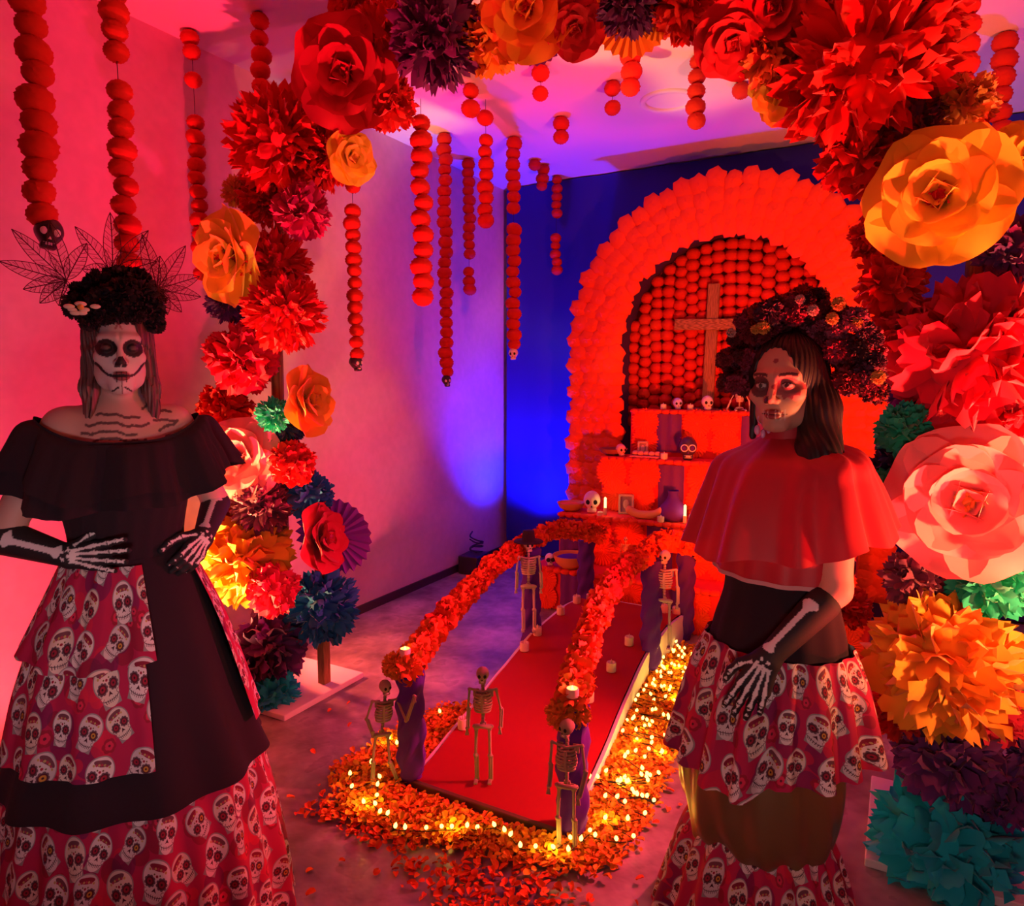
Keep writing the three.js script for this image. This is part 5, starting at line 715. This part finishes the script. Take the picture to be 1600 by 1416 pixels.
  const hair = (x0, y0, z0) => {
    const [x, y, z] = toHead(x0, y0, z0); let d = ell(x, y, z, [0, 0.034, -0.022], [0.084, 0.096, 0.104]); d = smax(d, -ell(x, y, z, [-0.010, -0.022, 0.105], [0.064, 0.122, 0.090]), 0.012);
    const X = x0 - HX, Y = y0 - HY, Z = z0 - HZ; let s = cap(X, Y, Z, [0.060, 0.05, -0.01], [0.080, -0.06, 0.005], 0.036, 0.044); s = smin(s, cap(X, Y, Z, [0.080, -0.06, 0.005], [0.086, -0.19, 0.045], 0.046, 0.055), 0.03); s = smin(s, cap(X, Y, Z, [0.075, -0.17, 0.06], [0.025, -0.25, 0.10], 0.046, 0.018), 0.03); s = smin(s, cap(X, Y, Z, [-0.064, 0.03, 0.004], [-0.070, -0.13, 0.012], 0.015, 0.008), 0.02); s = smin(s, cap(X, Y, Z, [0.05, -0.05, -0.06], [0.06, -0.24, -0.07], 0.055, 0.06), 0.03);
    return smin(d, s, 0.02) + 0.0016 * Math.sin(Math.atan2(Z + 0.03, X - 0.02) * 46 + 2.5 * Math.sin(Y * 26));
  };
  part('hair', nets(hair, [-0.14, 1.18, -0.18], [0.16, 1.63, 0.17], 0.0036), std([0.007, 0.003, 0.004], { roughness: 0.5 }), t);
  const H = hand(wF, [-0.36, -0.93, 0.04], [-0.15, 0.05, 1], [-1, 0.2, 0], { curl: [6, 14, 12], spread: 5 }), HB = hand(wB, [0.5, -0.85, 0], [0, 0, -1], [-1, 0, 0], {}), k = (a, b, q) => a.map((v, i) => mix(v, b[i], q));
  glove(t, -0.010, H, 0.0400, 0.0275, k(eF, wF, 0.20), [-1, 0, 0]); glove(t, 0, HB, 0.040, 0.027, k(eB, wB, 0.14), [1, 0, 0]);
  part('earring', merge([...[0, 1, 2].map((i) => new THREE.SphereGeometry(0.007 - 0.001 * i, 10, 8).scale(1, 1.8, 0.6).translate(...at(1183 + i * 9, 672 + (i === 1 ? 6 : 0), 0.07))), new THREE.TorusGeometry(0.012, 0.0018, 6, 16).translate(...at(1192, 655, 0.07))]), std([0.6, 0.3, 0.5], { roughness: 0.3 }), t);
  // clothes
  const wv = (a, q) => q * (0.016 * Math.sin(a * 6 + 1.1) + 0.012 * Math.sin(a * 11 + 0.3) + 0.005 * Math.sin(a * 19));
  part('blouse', loft([[1.30, 0, 0, 0.10, 0.09], [1.26, 0, 0, 0.155, 0.115], [1.12, 0, 0, 0.165, 0.14], [1.005, -0.008, 0.0, 0.172, 0.142]], { rot: ROT, m: 18, n: 110, fold: (a, q) => q * 0.004 * Math.sin(a * 12) }), cloth.red, t);
  part('blouse_trim', loft([[1.010, -0.008, 0, 0.174, 0.144], [1.000, -0.008, 0, 0.176, 0.146]], { rot: ROT, m: 2, n: 110, fold: (a) => 0.004 * Math.sin(a * 12) }), cloth.rubyTrim, t, 'thin pale hem of the blouse');
  part('capelet', loft([[1.352, -0.004, 0.0, 0.058, 0.056], [1.332, -0.002, 0, 0.105, 0.085], [1.300, 0, 0.004, 0.185, 0.135], [1.24, 0.002, 0.008, 0.205, 0.170], [1.18, 0.004, 0.012, 0.222, 0.195], [1.092, 0.006, 0.016, 0.250, 0.222]], { rot: ROT, n: 200, m: 34, fold: wv, dy: (a, q) => q * (-0.040 * Math.cos(a + 0.7) + 0.01 * Math.sin(a * 6)) }), cloth.red, t);
  part('collar', loft([[1.385, -0.004, 0.004, 0.054, 0.054], [1.345, -0.004, 0.002, 0.060, 0.060]], { m: 6, n: 60 }), cloth.red, t);
  part('corset', loft([[1.02, -0.004, 0, 0.152, 0.122], [0.95, -0.004, 0, 0.150, 0.122], [0.87, -0.006, 0, 0.168, 0.142], [0.785, -0.006, 0, 0.184, 0.160]], { rot: ROT, m: 16, n: 100, fold: (a, q) => q * 0.004 * Math.sin(a * 14) }), cloth.black, t);
  part('skirt_tier', loft([[0.828, -0.006, 0, 0.188, 0.164], [0.74, -0.008, 0, 0.220, 0.198], [0.67, -0.01, 0, 0.236, 0.215], [0.545, -0.012, 0, 0.262, 0.242]], { rot: ROT, n: 240, m: 20, fold: (a, q) => (0.30 + q) * (0.013 * Math.tanh(2 * Math.sin(a * 17 + 1)) + 0.008 * Math.sin(a * 7)), dy: (a, q) => q * (-0.02 * Math.cos(a - 0.3) + 0.03 * Math.tanh(4 * Math.sin(a * 2 - 1.2))) }), cloth.print, t, 'upper skull print tier of the skirt');
  part('satin_tier', loft([[0.60, -0.03, 0, 0.192, 0.172], [0.49, -0.034, 0, 0.208, 0.192], [0.365, -0.034, 0, 0.206, 0.192], [0.295, -0.032, 0, 0.180, 0.168], [0.285, -0.032, 0, 0.160, 0.15]], { rot: ROT, n: 160, m: 24, fold: (a, q) => (0.4 + 0.6 * q) * (0.010 * Math.sin(a * 7 + 5 * q) + 0.006 * Math.sin(a * 15 - 6 * q) + 0.004 * Math.sin(a * 3 + 11 * q)), dy: (a, q) => q * 0.012 * Math.sin(a * 5) }), cloth.satin, t, 'dark shiny satin tier of the skirt');
  part('skirt_flounce', loft([[0.335, -0.032, 0, 0.168, 0.156], [0.25, -0.035, 0, 0.208, 0.194], [0.13, -0.037, 0, 0.242, 0.228], [0.012, -0.04, 0, 0.270, 0.258]], { rot: ROT, n: 260, m: 18, fold: (a, q) => (0.3 + q) * (0.012 * Math.sin(a * 20) + 0.008 * Math.sin(a * 9 + 1)) }), cloth.print, t, 'lowest skull print tier of the skirt');
  // crown of small flowers
  const crown = new THREE.Group(); crown.name = 'flower_crown'; t.add(crown); crown.userData.label = 'thick crown of small dark red flowers with a few yellow ones';
  const cols = [[0.20, 0.010, 0.025], [0.13, 0.008, 0.02], [0.26, 0.02, 0.06], [0.10, 0.02, 0.05], [0.34, 0.03, 0.03], [0.07, 0.01, 0.02], [0.30, 0.06, 0.12]].map((q) => std(q, two)), yellow = std([0.62, 0.34, 0.07], two), pale = std([0.6, 0.4, 0.35], two), r = rng(55), C = at(1256, 588, 0);
  for (let i = 0; i < 190; i++) {
    const f = r(), a = R(mix(-16, 192, f)), ro = (Math.cos(a) > 0.2 ? 0.085 : 0.105) + (Math.sin(a) > 0.3 ? 0.092 : 0.082) * r(), z = (r() - 0.5) * 0.15 * (ro < 0.15 ? 0.7 : 1) - 0.02, q = 0.017 + 0.022 * r() * r();
    const m = part('flower', POM.leafy[i % 2], cols[Math.floor(r() * 7)], crown); m.position.set(C[0] + Math.cos(a) * ro * 1.03, C[1] + Math.sin(a) * ro * 1.04, C[2] + z + 0.01); m.scale.setScalar(q); m.rotation.set(r() * 6, r() * 6, r() * 6);
  }
  for (const [px, py, q, y] of [[1310, 475, 0.017, 1], [1300, 498, 0.015, 1], [1270, 485, 0.014, 0], [1192, 512, 0.017, 1], [1340, 503, 0.014, 1], [1250, 468, 0.012, 0], [1372, 590, 0.017, 1], [1142, 520, 0.012, 0], [1180, 515, 0.012, 1]]) { const m = part('flower', POM.leafy[0], y ? yellow : pale, crown); m.position.set(...at(px, py, 0.075)); m.scale.setScalar(q); }
}
renderer.render(scene, camera);
